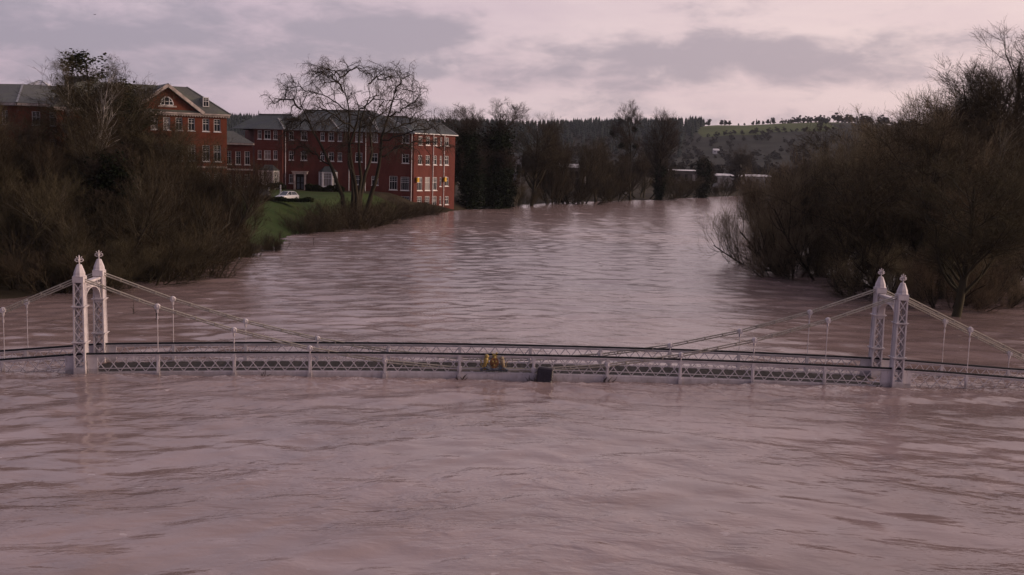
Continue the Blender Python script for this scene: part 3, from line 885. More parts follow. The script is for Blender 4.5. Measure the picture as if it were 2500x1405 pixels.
    # second cross hips on the long roof
    for x0, x1, xa, za in ((-41.2, -35.2, -37.9, 18.4), (-33.0, -27.5, -30.0, 18.9)):
        y = 212 - OV - .04
        m_ = poly('roof', M['slate'], par, [(x0, y, ze + .02), (x1, y, ze + .02), (xa, y + 3.4, za), (xa, y + 6, za + .3), (x0 - .2, y + 4.5, ze + 1.6), (x1 + .2, y + 4.5, ze + 1.6)], [(0, 1, 2), (1, 5, 3, 2), (0, 2, 3, 4)])
        hipline(m_, (x1, y, ze + .02), (xa, y + 3.4, za))
    gutter(par, [(-46.2, 211.45, ze - .05), (-20.3, 211.45, ze - .05)], 'lead'); gutter(par, [e1[:2] + (ze - .06,), e2[:2] + (ze - .06,), e3[:2] + (ze - .06,)], 'white'); gutter(par, [(-53.1, 210.4, ze - .04), (-46.1, 210.4, ze - .04)], 'lead')
    return B


def rebase(B):
    """children were built in world coordinates: keep them there under an Empty at the thing's base"""
    B.location = (0, 0, 0)


blk = build_block(); rebase(blk)


def build_georgian():
    B = empty('georgian_house')
    tag(B, 'tall orange brick Georgian building with white pediment and lunette behind the bank trees', 'building')
    F = Face((-52.17, 175.0), (math.cos(R(30)), math.sin(R(30))))
    ZE = 16.75
    hs = []
    for s in (-17.6, -15.4, -13.2, -9.4, -7.4, -5.45, -3.5, -1.5, .85, 2.7):
        hs.append((s - .55, s + .55, 14.3, 16.35, 2, 2)); hs.append((s - .6, s + .6, 9.35, 12.0, 2, 3)); hs.append((s - .6, s + .6, 5.2, 7.5, 2, 3))
    mb = MB(); wall(mb, F, -22, 4.3, 2., ZE, hs, .2)
    FS = Face((F.p(4.3, 0).x, F.p(4.3, 0).y), (-math.sin(R(30)), math.cos(R(30)))); hs2 = []
    for s in (2.2, 5.0, 8.): hs2 += [(s - .55, s + .55, 14.3, 16.35, 2, 2), (s - .55, s + .55, 9.4, 12., 2, 3)]
    wall(mb, FS, 0, 12, 2., ZE, hs2, .2)
    FK = Face((FS.p(12, 0).x, FS.p(12, 0).y), (-F.d.x, -F.d.y)); wall(mb, FK, 0, 26.3, 2., ZE)
    # tympanum, flush brick with a lunette
    ap = -5.3; hw = 5.2
    yz = lambda s, z, o=.02: F.p(s, z, o)
    mb.add([yz(ap - hw, ZE + .35), yz(ap + hw, ZE + .35), yz(ap, 21.0)], [(0, 1, 2)])
    mb.build('wall', M['brick_g'], B)
    for h in hs: window(B, F, h, h[4], h[5], depth=.2)
    for h in hs2: window(B, FS, h, h[4], h[5], depth=.2)
    c = MB()
    for a, b in ((-22.3, 4.7),): c.obox(F.O, F.d, F.n, F.z, (a, -.1, ZE), (b, .42, ZE + .22)); c.obox(F.O, F.d, F.n, F.z, (a - .1, -.1, ZE + .22), (b + .1, .62, ZE + .42))
    c.obox(FS.O, FS.d, FS.n, FS.z, (.45, -.1, ZE), (12.2, .4, ZE + .4)); cn = c.build('cornice', M['stone'], B)
    k = MB(); s = -22.
    while s < 4.5: k.obox(F.O, F.d, F.n, F.z, (s, .0, ZE - .16), (s + .18, .34, ZE - .001)); s += .42
    dn = k.build('dentil_course', M['stone'], B); dn['kind'] = 'stuff'
    MB().obox(F.O, F.d, F.n, F.z, (-22, -.05, 8.25), (4.3, .1, 8.55)).build('string_course', M['stone'], B)
    rk = MB()
    for sg in (-1, 1): rk.bar(F.p(ap + sg * (hw + .5), ZE + .42, .32), F.p(ap, 21.45, .32), .85, .5)
    pd = rk.build('pediment', M['stone'], B)
    # lunette: half round window
    ln = MB(); cz = 18.3; r = 1.0; N = 12
    ring = [(math.cos(math.pi * i / N), math.sin(math.pi * i / N)) for i in range(N + 1)]
    for i in range(N): ln.bar(F.p(ap - .1 + ring[i][0] * r, cz + ring[i][1] * r * 1.3, .09), F.p(ap - .1 + ring[i + 1][0] * r, cz + ring[i + 1][1] * r * 1.3, .09), .12, .14)
    ln.obox(F.O, F.d, F.n, F.z, (ap - 1.1, .03, cz - .08), (ap + .9, .13, cz + .06))
    for x in (-.38, .38): ln.obox(F.O, F.d, F.n, F.z, (ap - .1 + x - .05, .04, cz), (ap - .1 + x + .05, .12, cz + 1.18))
    ln.obox(F.O, F.d, F.n, F.z, (ap - 1., .045, cz + .52), (ap + .8, .115, cz + .6))
    lo = ln.build('lunette_window', M['white'], B)
    MB().add([F.p(ap - .1 + x * r, cz + y * r * 1.3, .045) for x, y in ring], [tuple(range(N + 1))]).build('pane', M['glass'], lo)
    MB().obox(F.O, F.d, F.n, F.z, (ap - 1.5, .02, cz - .34), (ap + 1.4, .16, cz - .09)).build('sill', M['stone'], lo)
    # roofs
    O = .6; zr = 21.7
    a0, a1, a2, a3 = F.p(-22.6, ZE + .43, O), F.p(4.9, ZE + .43, O), FS.p(12.6, ZE + .43, O), F.p(-22.6, ZE + .43, -12.6)
    b0, b1 = F.p(-18., zr, -6), F.p(-.8, zr, -6)
    rf = poly('roof', M['slate_g'], B, [a0, a1, a2, a3, b0, b1], [(0, 1, 5, 4), (1, 2, 5), (2, 3, 4, 5), (3, 0, 4)])
    g0, g1, g2, g3 = F.p(ap - hw - .7, ZE + .5, .75), F.p(ap + hw + .7, ZE + .5, .75), F.p(ap, 21.75, .75), F.p(ap, 21.75, -6.)
    poly('pediment_roof', M['slate_g'], B, [g0, g1, g2, g3, F.p(ap - hw - .7, ZE + .5, -.5), F.p(ap + hw + .7, ZE + .5, -.5)], [(1, 5, 3, 2), (0, 2, 3, 4)])
    hipline(rf, a1, b1)
    # dormer
    dm = MB(); dm.obox(F.O, F.d, F.n, F.z, (.6, -3.2, 18.3), (1.6, -1.0, 19.9)); dmo = dm.build('dormer', M['lead'], B)
    window(dmo, Face(tuple(F.p(0, 0, -1.0))[:2], (F.d.x, F.d.y)), (.6, 1.6, 18.35, 19.85), 2, 2, False, -.02, name='dormer_window')
    # big rear stack
    st = MB().obox(Vector((-77, 186, 0)), Vector((1, 0, 0)), Vector((0, 1, 0)), Vector((0, 0, 1)), (-1.7, -1.2, 15), (3.2, 1.2, 23.0)); st.obox(Vector((-77, 186, 0)), Vector((1, 0, 0)), Vector((0, 1, 0)), Vector((0, 0, 1)), (-1.85, -1.35, 23.0), (3.35, 1.35, 23.35))
    st.build('chimney', M['slate'], B)
    return B


build_georgian()


def build_wing():
    B = empty('brick_wing')
    tag(B, 'brick wing with grey slate hipped roof and stone cornice at the far left edge', 'building')
    A = (-79.3, 168.5); F = Face((-79.3, 168.5), (.93, .36)); G = Face((-101, 175), (.957, -.287)); ZE = 17.4
    L = math.hypot(21.7, 6.5)
    hf = []; hg = []
    for s in (2.6, 5.2, 7.9): hf += [(s - .6, s + .6, 14.4, 16.6, 2, 3), (s - .6, s + .6, 9.6, 12.2, 2, 3)]
    for s in (L - 2.6, L - 6., L - 9.5): hg += [(s - .6, s + .6, 14.4, 16.6, 2, 3), (s - .6, s + .6, 9.6, 12.2, 2, 3), (s - .6, s + .6, 5.2, 7.6, 2, 3)]
    mb = MB(); wall(mb, F, 0, 10, 2, ZE, hf, .2); wall(mb, G, 0, L, 2, ZE, hg, .2)
    K = Face(tuple(F.p(10, 0))[:2], (-.36, .93)); wall(mb, K, 0, 12, 2, ZE)
    mb.build('wall', M['brick_g'], B)
    for h in hf: window(B, F, h, h[4], h[5], depth=.2)
    for h in hg: window(B, G, h, h[4], h[5], depth=.2)
    c = MB()
    for FF, l in ((F, 10), (G, L)): c.obox(FF.O, FF.d, FF.n, FF.z, (-.05, -.1, ZE), (l + .02, .5, ZE + .42))
    c.build('cornice', M['stone'], B)
    z = ZE + .45; a = F.p(-.1, z, .6); b = F.p(10.5, z, .6); g = G.p(0, z, .6)
    r0 = (-83.5, 179.5, 21.4); r1 = (-71.5, 184, 21.3); r2 = (-101, 183.5, 21.4)
    rf = poly('roof', M['slate_g'], B, [a, b, g, r0, r1, r2, (-75.5, 196, z), (-101, 196, z)], [(0, 1, 4, 3), (2, 0, 3, 5), (1, 6, 4), (6, 7, 5, 3, 4)])
    hipline(rf, a, r0)
    # glazed lantern on the roof
    lm = MB(); q = [(-88.2, 188, 21.2), (-82.4, 188, 21.2), (-82.4, 192, 21.2), (-88.2, 192, 21.2)]; t0, t1 = (-85.6, 190, 22.7), (-85.0, 190, 22.7)
    lo = MB().add(q + [t0, t1], [(0, 1, 5, 4), (1, 2, 5), (2, 3, 4, 5), (3, 0, 4)]).build('roof_lantern', M['sheet'], B)
    for u, v in ((q[0], t0), (q[1], t1), (t0, t1), (q[0], q[1]), ((-86.4, 188, 21.2), t0), ((-84.2, 188, 21.2), t1)): MB().bar(u, v, .12, .12).build('glazing_bar', M['lead'], lo)
    return B


build_wing()


def build_link():
    B = empty('link_building')
    tag(B, 'low brick link with grey roof between the pedimented house and the long block', 'building')
    F = Face((-55.5, 199.5), (1, .05)); hs = []
    for s in (1.2, 3.0, 4.7): hs += [(s - .5, s + .5, 8.7, 11.2, 2, 3), (s - .5, s + .5, 4.6, 6.9, 2, 3)]
    mb = MB(); wall(mb, F, 0, 5.8, 2, 12.4, hs, .18); S = Face(tuple(F.p(5.8, 0))[:2], (-.27, 1)); wall(mb, S, 0, 11, 2, 12.4); mb.build('wall', M['brick'], B)
    for h in hs: window(B, F, h, h[4], h[5], depth=.18)
    c = MB().obox(F.O, F.d, F.n, F.z, (-.2, -.1, 12.4), (6.0, .3, 12.75)); c.obox(F.O, F.d, F.n, F.z, (0, -.02, 7.6), (5.8, .1, 7.9)); c.build('cornice', M['stone'], B)
    a, b = F.p(-.3, 12.76, .35), F.p(6.1, 12.76, .35); d = F.p(1.2, 15.0, -4.5); e = F.p(3.4, 12.76, -10); f = F.p(-.3, 15.0, -4.5); g = F.p(-.3, 12.76, -10)
    poly('roof', M['slate_g'], B, [a, b, d, e, f, g], [(0, 1, 2, 4), (1, 3, 2), (3, 5, 4, 2)])


build_link()


def far_shed(name, label, x, y, w, dpt, h, wallm, roofm, z=None, rz=0., rise=1.2, win=3):
    z = gh(x, y) if z is None else z
    B = empty(name, (x, y, z - .3), rz); tag(B, label, 'building')
    MB().box((-w / 2, -dpt / 2, 0), (w / 2, dpt / 2, h)).build('wall', M[wallm], B)
    o = .35
    MB().add([(-w / 2 - o, -dpt / 2 - o, h), (w / 2 + o, -dpt / 2 - o, h), (w / 2 + o, dpt / 2 + o, h), (-w / 2 - o, dpt / 2 + o, h), (-w / 2 - o, 0, h + rise), (w / 2 + o, 0, h + rise),
              ], [(0, 1, 5, 4), (2, 3, 4, 5), (0, 4, 3), (1, 2, 5)]).build('roof', M[roofm], B)
    for k in range(win):
        xx = -w / 2 + w * (k + .5) / win; f = MB().box((xx - .6, -dpt / 2 - .05, h * .45), (xx + .6, -dpt / 2 - .004, h * .8)).build('window', M['glass'], B)
        MB().box((xx - .7, -dpt / 2 - .08, h * .45 - .12), (xx + .7, -dpt / 2 - .006, h * .45 - .01)).build('sill', M['sheet'], f)
    return B


far_shed('rendered_house', 'tall pale rendered house half hidden behind the ivy clad trees', -.6, 300, 4.6, 6, 11.2, 'wallpale', 'slate', rise=1.0, win=3)
far_shed('low_warehouse', 'long low building with a white sheet roof among the far bank trees', 20.5, 420, 9, 10, 7.4, 'dull', 'sheet', rise=1.4, win=5)
far_shed('flat_roofed_building', 'brown flat building with bright white roof edge beside the ivy clad stump', 72, 458, 13, 9, 7.2, 'dull', 'sheet', rise=.5, win=4)
far_shed('white_shed', 'long pale shed on the flooded far bank at the river bend', 101, 470, 24, 9, 5.6, 'wallpale', 'sheet', rise=.9, win=6)
far_shed('hill_cottage', 'tiny white cottage alone on the wooded hillside', 246, 1300, 7, 6, 4.4, 'sheet', 'sheet', rise=2.0, win=2)
# blue painted cabin
cb = empty('painted_cabin', (-2.4, 262, 0)); tag(cb, 'boxy cabin painted in blue and white patches behind the dark ivy trees', 'cabin')
MB().box((-2.6, -1.6, 4.6), (2.9, 1.6, 8.0)).build('cabin_wall', M['cabin'], cb); MB().box((-2.75, -1.75, 8.0), (3.05, 1.75, 8.2)).build('cabin_roof', M['sheet'], cb)
for a in (-2.3, 2.5): MB().box((a - .15, -1.5, -.3), (a + .15, 1.5, 4.6)).build('leg', M['dull'], cb)
# boiler flue
fl = empty('tall_flue', (27.9, 421, gh(27.9, 421))); tag(fl, 'thin pale flue pipe with a dark cowl rising above the far trees', 'chimney')
MB().tube([(0, 0, -.3), (0, 0, 13.0)], [.32, .30], 8).build('pipe', M['sheet'], fl); MB().lathe((0, 0, 0), [(.3, 13.0), (.5, 13.2), (.5, 15.2), (.62, 15.4), (.35, 16.0)], 8).build('cowl', M['black'], fl)


# ------------------------------------------------------------------ trees
def unit(v): return v / np.maximum(1e-9, np.linalg.norm(v, axis=-1, keepdims=True))


def sample(P, Rd, i, t):
    K = P.shape[1]; f = t * (K - 1); k = np.minimum(f.astype(int), K - 2); w = (f - k)[:, None]
    pos = P[i, k] * (1 - w) + P[i, k + 1] * w; tan = unit(P[i, k + 1] - P[i, k]); r = Rd[i, k] * (1 - w[:, 0]) + Rd[i, k + 1] * w[:, 0]
    return pos, tan, r


def grow(g, P, Rd, n, t0, t1, L, ang, K=5, wander=.15, up0=0., up1=0., rf=.6, tip=.25, lpow=.5, rmax=9., out=0.):
    """n children spread over the parent polylines P (N,K,3)"""
    seg = np.linalg.norm(np.diff(P, axis=1), axis=2).sum(1); pr = seg / seg.sum()
    i = g.choice(len(P), n, p=pr); t = g.uniform(t0, t1, n)
    pos, tan, r = sample(P, Rd, i, t)
    q = g.normal(size=(n, 3)); q = unit(q - tan * (q * tan).sum(1, keepdims=True))
    a = np.radians(g.normal(ang, ang * .25, n))[:, None]
    d = unit(np.cos(a) * tan + np.sin(a) * q)
    if out:
        o = pos.copy(); o[:, 2] = 0; d = unit(d + out * unit(o + 1e-6))
    ln = L * g.uniform(.55, 1.25, n) * (1 - lpow * t)
    r0 = np.minimum(np.minimum(r * rf, rmax), r)
    C = np.zeros((n, K, 3)); C[:, 0] = pos
    for k in range(1, K):
        u = up0 + (up1 - up0) * (k - 1) / max(1, K - 2)
        d = unit(d + g.normal(0, wander, (n, 3)) + np.array([0, 0, u]))
        C[:, k] = C[:, k - 1] + d * (ln / (K - 1))[:, None]
    rr = r0[:, None] * np.linspace(1, tip, K)[None, :]
    return C, rr


def stems(g, n, L, lean, K=7, wander=.06, r=.3, up=.05, spread=.4, tip=.3):
    az = np.linspace(0, 2 * np.pi, n, endpoint=False) + g.uniform(0, 6.28) + g.normal(0, .3, n)
    th = np.radians(np.abs(g.normal(lean, lean * .35 + .01, n)))
    d = np.stack([np.cos(az) * np.sin(th), np.sin(az) * np.sin(th), np.cos(th)], 1)
    C = np.zeros((n, K, 3)); C[:, 0, :2] = d[:, :2] * spread; C[:, 0, 2] = -1.4
    ln = L * g.uniform(.75, 1.1, n)
    for k in range(1, K):
        d = unit(d + g.normal(0, wander, (n, 3)) + np.array([0, 0, up])); C[:, k] = C[:, k - 1] + d * (ln / (K - 1))[:, None]
    rr = (r * g.uniform(.7, 1.1, n))[:, None] * np.linspace(1, tip, K)[None, :]
    return C, rr


def tubes(P, Rd, S):
    N, K, _ = P.shape
    T = unit(np.gradient(P, axis=1)); ref = np.where(np.abs(T[:, :1, 2:3]) > .9, np.array([1., 0, 0]), np.array([0, 0, 1.]))
    A = unit(np.cross(T, np.broadcast_to(ref, T.shape))); Bv = np.cross(T, A)
    an = np.arange(S) * 2 * np.pi / S
    V = P[:, :, None, :] + Rd[:, :, None, None] * (A[:, :, None, :] * np.cos(an)[:, None] + Bv[:, :, None, :] * np.sin(an)[:, None])
    b = (np.arange(N)[:, None, None] * K + np.arange(K - 1)[None, :, None]) * S; s = np.arange(S)[None, None, :]; s2 = (s + 1) % S
    F = np.stack([b + s, b + s2, b + S + s2, b + S + s], -1).reshape(-1, 4)
    return V.reshape(-1, 3), F


def ribbons(g, P, Rd):
    N, K, _ = P.shape
    T = unit(np.gradient(P, axis=1)); q = g.normal(size=(N, 1, 3)); A = unit(np.cross(T, np.broadcast_to(q, T.shape)))
    V = np.stack([P - A * Rd[:, :, None], P + A * Rd[:, :, None]], 2)
    b = (np.arange(N)[:, None] * K + np.arange(K - 1)[None, :]) * 2
    F = np.stack([b, b + 1, b + 3, b + 2], -1).reshape(-1, 4)
    return V.reshape(-1, 3), F


def leaves(g, C, size, flat=0.):
    n = len(C); a = unit(g.normal(size=(n, 3)) * np.array([1, 1, 1 - flat])); b = unit(np.cross(a, g.normal(size=(n, 3)))); s = (size * g.uniform(.6, 1.3, n))[:, None]
    V = np.stack([C - a * s, C + b * s * .6, C + a * s, C - b * s * .6], 1).reshape(-1, 3)
    F = (np.arange(n)[:, None] * 4 + np.arange(4)[None, :])
    return V, F


def join(parts):
    V = []; F = []; o = 0
    for v, f in parts: V.append(v); F.append(f + o); o += len(v)
    return np.concatenate(V), [np.concatenate(F)]


class Proto:
    def __init__(s, name, H, trunk, crown, mt, mc, extra=None, mx=None, xname='ivy'):
        s.name = name; s.H = H; s.xname = xname
        v, f = join(trunk); s.t = np_mesh(name + '_trunk', v, f, mt, True)
        v, f = join(crown); s.c = np_mesh(name + '_crown', v, f, mc)
        s.x = None
        if extra: v, f = join(extra); s.x = np_mesh(name + '_' + xname, v, f, mx)


def place(pr, name, label, cat, x, y, top, group=None, wide=1., rz=0., z=None, tilt=(0, 0), mt=None, mc=None):
    zb = max(gh(x, y), -.6) if z is None else z
    k = (top - zb) / pr.H
    o = empty(name, (x, y, zb), rz); o.scale = (k * wide, k * wide, k); o.rotation_euler = (tilt[0], tilt[1], rz)
    tag(o, label, cat, group)
    tr = inst('trunk', pr.t, o); cr = inst('crown', pr.c, o)
    if mc: cr.material_slots[0].link = 'OBJECT'; cr.material_slots[0].material = M[mc]
    if mt: tr.material_slots[0].link = 'OBJECT'; tr.material_slots[0].material = M[mt]
    if pr.x: inst(pr.xname, pr.x, o)
    return o


g = np.random.default_rng(11)


def norm_h(levels):
    z = np.concatenate([p[:, :, 2].ravel() for p, r in levels]); return float(np.percentile(z, 99.8))


def thicket(seed, n=8, lean=38, L=9., tw=15000, r=.16, up=.22, l2=900):
    g = np.random.default_rng(seed)
    s = stems(g, n, L, lean, 8, .09, r, up * .35, .5, .3)
    a = grow(g, *s, n * 13, .25, 1., 4.6, 38, 6, .12, up, up, .6, .3)
    b = grow(g, *a, l2, .15, 1., 2.7, 32, 5, .13, up, up * 1.2, .6, .3)
    c = grow(g, *b, l2 * 5, .1, 1., 1.7, 30, 4, .14, up, up * .8, .7, .4, rmax=.016)
    d = grow(g, *c, tw, .1, 1., 1.05, 32, 3, .14, up * .6, .1, .9, .35, rmax=.0085)
    H = norm_h([b, c, d])
    c = (c[0], np.maximum(c[1], .006)); d = (d[0], np.maximum(d[1], .0048))
    return Proto('thicket', H, [tubes(*s, 7), tubes(*a, 5), tubes(*b, 3)], [ribbons(g, *c), ribbons(g, *d)], M['bark'], M['twig'])


def bare(seed, H=18., r=.42, limbs=26, tw=13000, l2=220, l3=1700, ang=46, up=.12, wander=.13, mt='bark', mc='twig_dark', t0=.28, LL=6.5, dens_r=.009, droop=.05, ivy=0, ivy_r=1.3, ivy_h=.7, mist=0, nst=1, lean=3, leafm='leaf'):
    g = np.random.default_rng(seed)
    s = stems(g, nst, H * .92, lean, 9, .045, r, .06, .3 * (nst > 1), .16)
    a = grow(g, *s, limbs * nst, t0, .97, LL, ang, 7, wander, up, up, .55, .25, lpow=.55)
    b = grow(g, *a, l2 * nst, .2, 1., LL * .5, 40, 6, wander * 1.1, up, up * .6, .6, .3)
    c = grow(g, *b, l3 * nst, .15, 1., LL * .25, 38, 4, wander * 1.2, up * .8, droop, .65, .35)
    d = grow(g, *c, tw, .1, 1., LL * .14, 36, 3, .2, droop, droop, .8, .4, rmax=dens_r)
    c = (c[0], np.maximum(c[1], dens_r * .9)); d = (d[0], np.maximum(d[1], dens_r * .6))
    Ht = norm_h([b, c, d]); ex = []; xn = 'ivy'
    if ivy:
        i = g.integers(0, len(s[0]), ivy // 2); t = g.uniform(.0, ivy_h, ivy // 2)
        pos, tan, _ = sample(*s, i, t)
        ph = g.uniform(0, 6.28, len(i)); bulge = ivy_r * (.35 + .65 * np.abs(np.sin(t * 9 + 2 * np.sin(ph * 1.0)))) * (1 - .35 * t)
        rr = bulge * np.sqrt(g.uniform(.1, 1, len(i))); pos = pos + np.stack([np.cos(ph) * rr, np.sin(ph) * rr, g.normal(0, .4, len(i))], 1)
        low = np.where(a[0][:, 0, 2] < Ht * ivy_h * .9)[0]
        j = g.choice(low, ivy // 2); t2 = g.uniform(0, .55, ivy // 2); p2, _, _ = sample(*a, j, t2)
        p2 = p2 + g.normal(0, ivy_r * .33, p2.shape)
        ex.append(leaves(g, np.concatenate([pos, p2]), .21))
    if mist:
        for k in range(mist):
            lo_ = np.where((b[0][:, 4, 2] > Ht * .35) & (b[0][:, 4, 2] < Ht * .72))[0]; m = g.choice(lo_); c0 = b[0][m, 4]; q = unit(g.normal(size=(420, 3))) * g.uniform(.2, .75, (420, 1)); ex.append(leaves(g, c0 + q, .13))
    return Proto('bare', Ht, [tubes(*s, 8), tubes(*a, 5), tubes(*b, 4)], [tubes(*c, 3), ribbons(g, *d)], M[mt], M[mc], ex or None, M[leafm], xn)


def resample(g, pts, K, jit):
    p = np.array(pts, float); L = np.concatenate([[0], np.cumsum(np.linalg.norm(np.diff(p, axis=0), axis=1))]); u = np.linspace(0, L[-1], K)
    q = np.stack([np.interp(u, L, p[:, i]) for i in range(3)], 1); q[1:] += g.normal(0, jit, (K - 1, 3)); return q


def weeping(seed):
    """four rising stems, long arching limbs and drooping twigs; x sideways, z up in metres"""
    g = np.random.default_rng(seed)
    st = [[(-.3, 0, -1.4), (-.4, .2, 4.6), (-1., .5, 9.8), (-1.1, .4, 13.6), (-.8, -.3, 16.9), (-1.7, -.8, 19.5), (-1.9, -.6, 21.8)],
          [(.2, .4, -1.4), (.7, .8, 6.5), (.2, 1.6, 11.), (.1, 2.4, 14.), (.5, 3., 16.9), (1.6, 3.4, 19.2), (1.3, 4., 21.2)],
          [(.8, -.2, -1.4), (2.6, -.6, 5.2), (3.9, -1., 10.4), (4.2, -1.6, 13.6), (5.2, -1.6, 16.2), (5.8, -2.4, 19.5), (6.2, -2.2, 21.2)],
          [(-.8, .1, -1.4), (-2., .2, 4.6), (-3.6, -.2, 9.), (-5.5, -.6, 13.), (-6.7, -.4, 15.), (-7.8, -.9, 16.9), (-7.1, -.5, 19.2)],
          [(.1, -.5, -1.4), (.5, -2., 6.), (-.4, -4., 11.), (.6, -5.4, 14.2), (1.5, -6.6, 16.8), (.8, -7.6, 19.)],
          [(0, .5, -1.4), (.8, 2.5, 6.), (1.8, 5., 11.5), (1.2, 6.6, 15.), (2.4, 7.6, 18.)]]
    S = np.stack([resample(g, p, 12, .10) for p in st]); SR = np.linspace(.42, .045, 12)[None, :] * g.uniform(.75, 1.05, (len(st), 1))
    lm = [[(-.8, -.3, 16.9), (-3.6, -.6, 18.7), (-6.2, -.2, 19.4), (-8.4, .2, 20.2), (-10.4, .6, 20.)], [(-7.8, -.9, 16.9), (-9.1, -1.4, 18.5), (-10.7, -1.8, 18.), (-12., -1.6, 17.6)],
          [(-6.7, -.4, 15.), (-8.4, .6, 15.6), (-10., 1.4, 14.6), (-11., 1.8, 13.)], [(-1.7, -.8, 19.5), (-3.2, -1.6, 21.5), (-4.9, -2., 22.4), (-6.2, -2.2, 21.8)], [(-1.9, -.6, 21.8), (-4.2, .4, 23.), (-5.2, .8, 22.6)],
          [(-1.9, -.6, 21.8), (-.3, -.2, 22.9), (1., .4, 22.9), (2.3, .8, 22.)], [(1.3, 4., 21.2), (2.6, 4.6, 22.2), (3.9, 5., 22.3), (4.9, 5.2, 21.6)], [(.1, 2.4, 14.), (1.6, 3., 15.4), (3.2, 3.6, 16.7), (4.5, 3.8, 18.)],
          [(5.2, -1.6, 16.2), (7.1, -2., 17.4), (9.1, -2.6, 18.6), (9.8, -2.8, 19.6)], [(5.8, -2.4, 19.5), (7.1, -2.6, 21.5), (8.4, -2.2, 22.2), (7.8, -1.8, 22.6)], [(4.2, -1.6, 13.6), (6.5, -.6, 15.), (8.8, .2, 16.7), (10.4, .8, 15.8), (11.2, 1., 14.6)],
          [(4.1, -1.4, 12.8), (7.1, -2.4, 13.8), (9.4, -3., 14.4), (11.7, -3.4, 14.8), (13.3, -3.8, 13.8)], [(3.9, -1., 10.4), (6.2, -.4, 11.8), (8.8, .4, 12.6), (11., 1., 12.8), (12.4, 1.4, 11.6)], [(-3.6, -.2, 9.), (-6.2, .4, 10.6), (-8.1, 1., 11.8), (-9.4, 1.4, 11.2)],
          [(.6, -5.4, 14.2), (-1.6, -7., 16.), (-4., -8.2, 17.), (-5.6, -9., 16.2)], [(1.5, -6.6, 16.8), (3.8, -8., 18.4), (6., -9., 18.2)], [(1.2, 6.6, 15.), (-1.2, 8., 16.6), (-3.4, 9.2, 17.)], [(2.4, 7.6, 18.), (5., 8.6, 19.4), (7., 9.4, 18.8)]]
    A = np.stack([resample(g, p, 12, .17) for p in lm]); AR = np.linspace(.13, .05, 12)[None, :] * g.uniform(.8, 1.15, (len(lm), 1))
    a2 = grow(g, S, SR, 16, .5, 1., 5., 55, 12, .24, .2, -.05, .5, .42, out=.6)
    A = np.concatenate([A, a2[0]]); AR = np.concatenate([AR, np.maximum(a2[1], .04)])
    b = grow(g, A, AR, 330, .15, 1., 3.6, 58, 9, .34, .10, -.20, .60, .45, lpow=.1, out=.2)
    c = grow(g, *b, 3000, .2, 1., 1.9, 50, 6, .30, .0, -.45, .62, .5, rmax=.026, out=.15)
    d = grow(g, *c, 15000, .15, 1., 1.05, 45, 4, .26, -.2, -.5, .75, .5, rmax=.011)
    b = (b[0], np.maximum(b[1], .030)); c = (c[0], np.maximum(c[1], .014)); d = (d[0], np.maximum(d[1], .008))
    return Proto('weeping', norm_h([b, c, d]), [tubes(S, SR, 9), tubes(A, AR, 6), tubes(*b, 4)], [tubes(*c, 3), ribbons(g, *d)], M['bark'], M['twig_dark'])


def evergreen(seed, H=19., cone=.22, n=34000, col='yew', leaf=.115):
    g = np.random.default_rng(seed)
    s = stems(g, 3, H * .95, 5, 8, .03, .3, .08, .4, .12)
    a = grow(g, *s, 130, .10, .98, H * cone, 62, 6, .08, .16, .28, .4, .2, lpow=.72)
    b = grow(g, *a, 900, .15, 1., H * cone * .38, 42, 5, .12, .12, .22, .6, .3)
    i = g.integers(0, len(b[0]), n); t = g.uniform(.1, 1, n); pos, _, _ = sample(*b, i, t); pos = pos + g.normal(0, .20, pos.shape)
    d = grow(g, *b, 5000, .2, 1., .9, 34, 3, .1, .25, .3, .8, .4, rmax=.008); d = (d[0], np.maximum(d[1], .006))
    return Proto('evergreen', norm_h([b]), [tubes(*s, 7), tubes(*a, 4)], [leaves(g, pos, leaf)], M['bark'], M[col], [ribbons(g, *d)], M['twig'], 'twigs')


def whips(seed, n=34, L=4.2, tw=4200):
    g = np.random.default_rng(seed)
    s = stems(g, n, L, 24, 6, .10, .035, .03, 1.0, .3)
    b = grow(g, *s, n * 12, .15, 1., 1.5, 30, 4, .14, .12, .15, .7, .3); b = (b[0], np.maximum(b[1], .006))
    d = grow(g, *b, tw, .1, 1., .8, 32, 3, .16, .1, .1, .9, .4, rmax=.008); d = (d[0], np.maximum(d[1], .005))
    return Proto('whips', norm_h([b, d]), [tubes(*s, 4)], [ribbons(g, *b), ribbons(g, *d)], M['bark'], M['twig'])


TH1 = thicket(21, 9, 40, 9.5, 14000); TH2 = thicket(22, 7, 30, 10., 13500); TH3 = thicket(23, 8, 52, 9., 13500, up=.16)
BA1 = bare(31); BA2 = bare(32, LL=7.5, ang=52, limbs=30, mc='twig'); BA3 = bare(33, H=22, r=.6, limbs=34, l2=300, l3=2400, tw=15000, LL=8.5, dens_r=.012)
BA4 = bare(35, H=15, r=.34, limbs=17, LL=8.0, nst=2, lean=16, t0=.14, ang=52, up=.07, l2=120, l3=1100, tw=15000, wander=.16, droop=-.02, mc='twig')
IV1 = bare(41, H=20, r=.5, limbs=24, LL=6.5, ivy=15000, ivy_r=2.6, ivy_h=.72, dens_r=.014, tw=9000); IV2 = bare(42, H=16, r=.4, limbs=22, LL=4.6, ivy=12000, ivy_r=2.8, ivy_h=.85, dens_r=.014, tw=6000)
IV3 = bare(46, H=24, r=.6, limbs=34, l2=300, l3=2200, LL=8.5, tw=16000, dens_r=.011, ivy=9000, ivy_r=2.0, ivy_h=.5)
MI1 = bare(43, H=22, r=.42, limbs=22, l2=200, l3=1500, LL=7.5, tw=9000, dens_r=.014, mist=6, ang=42)
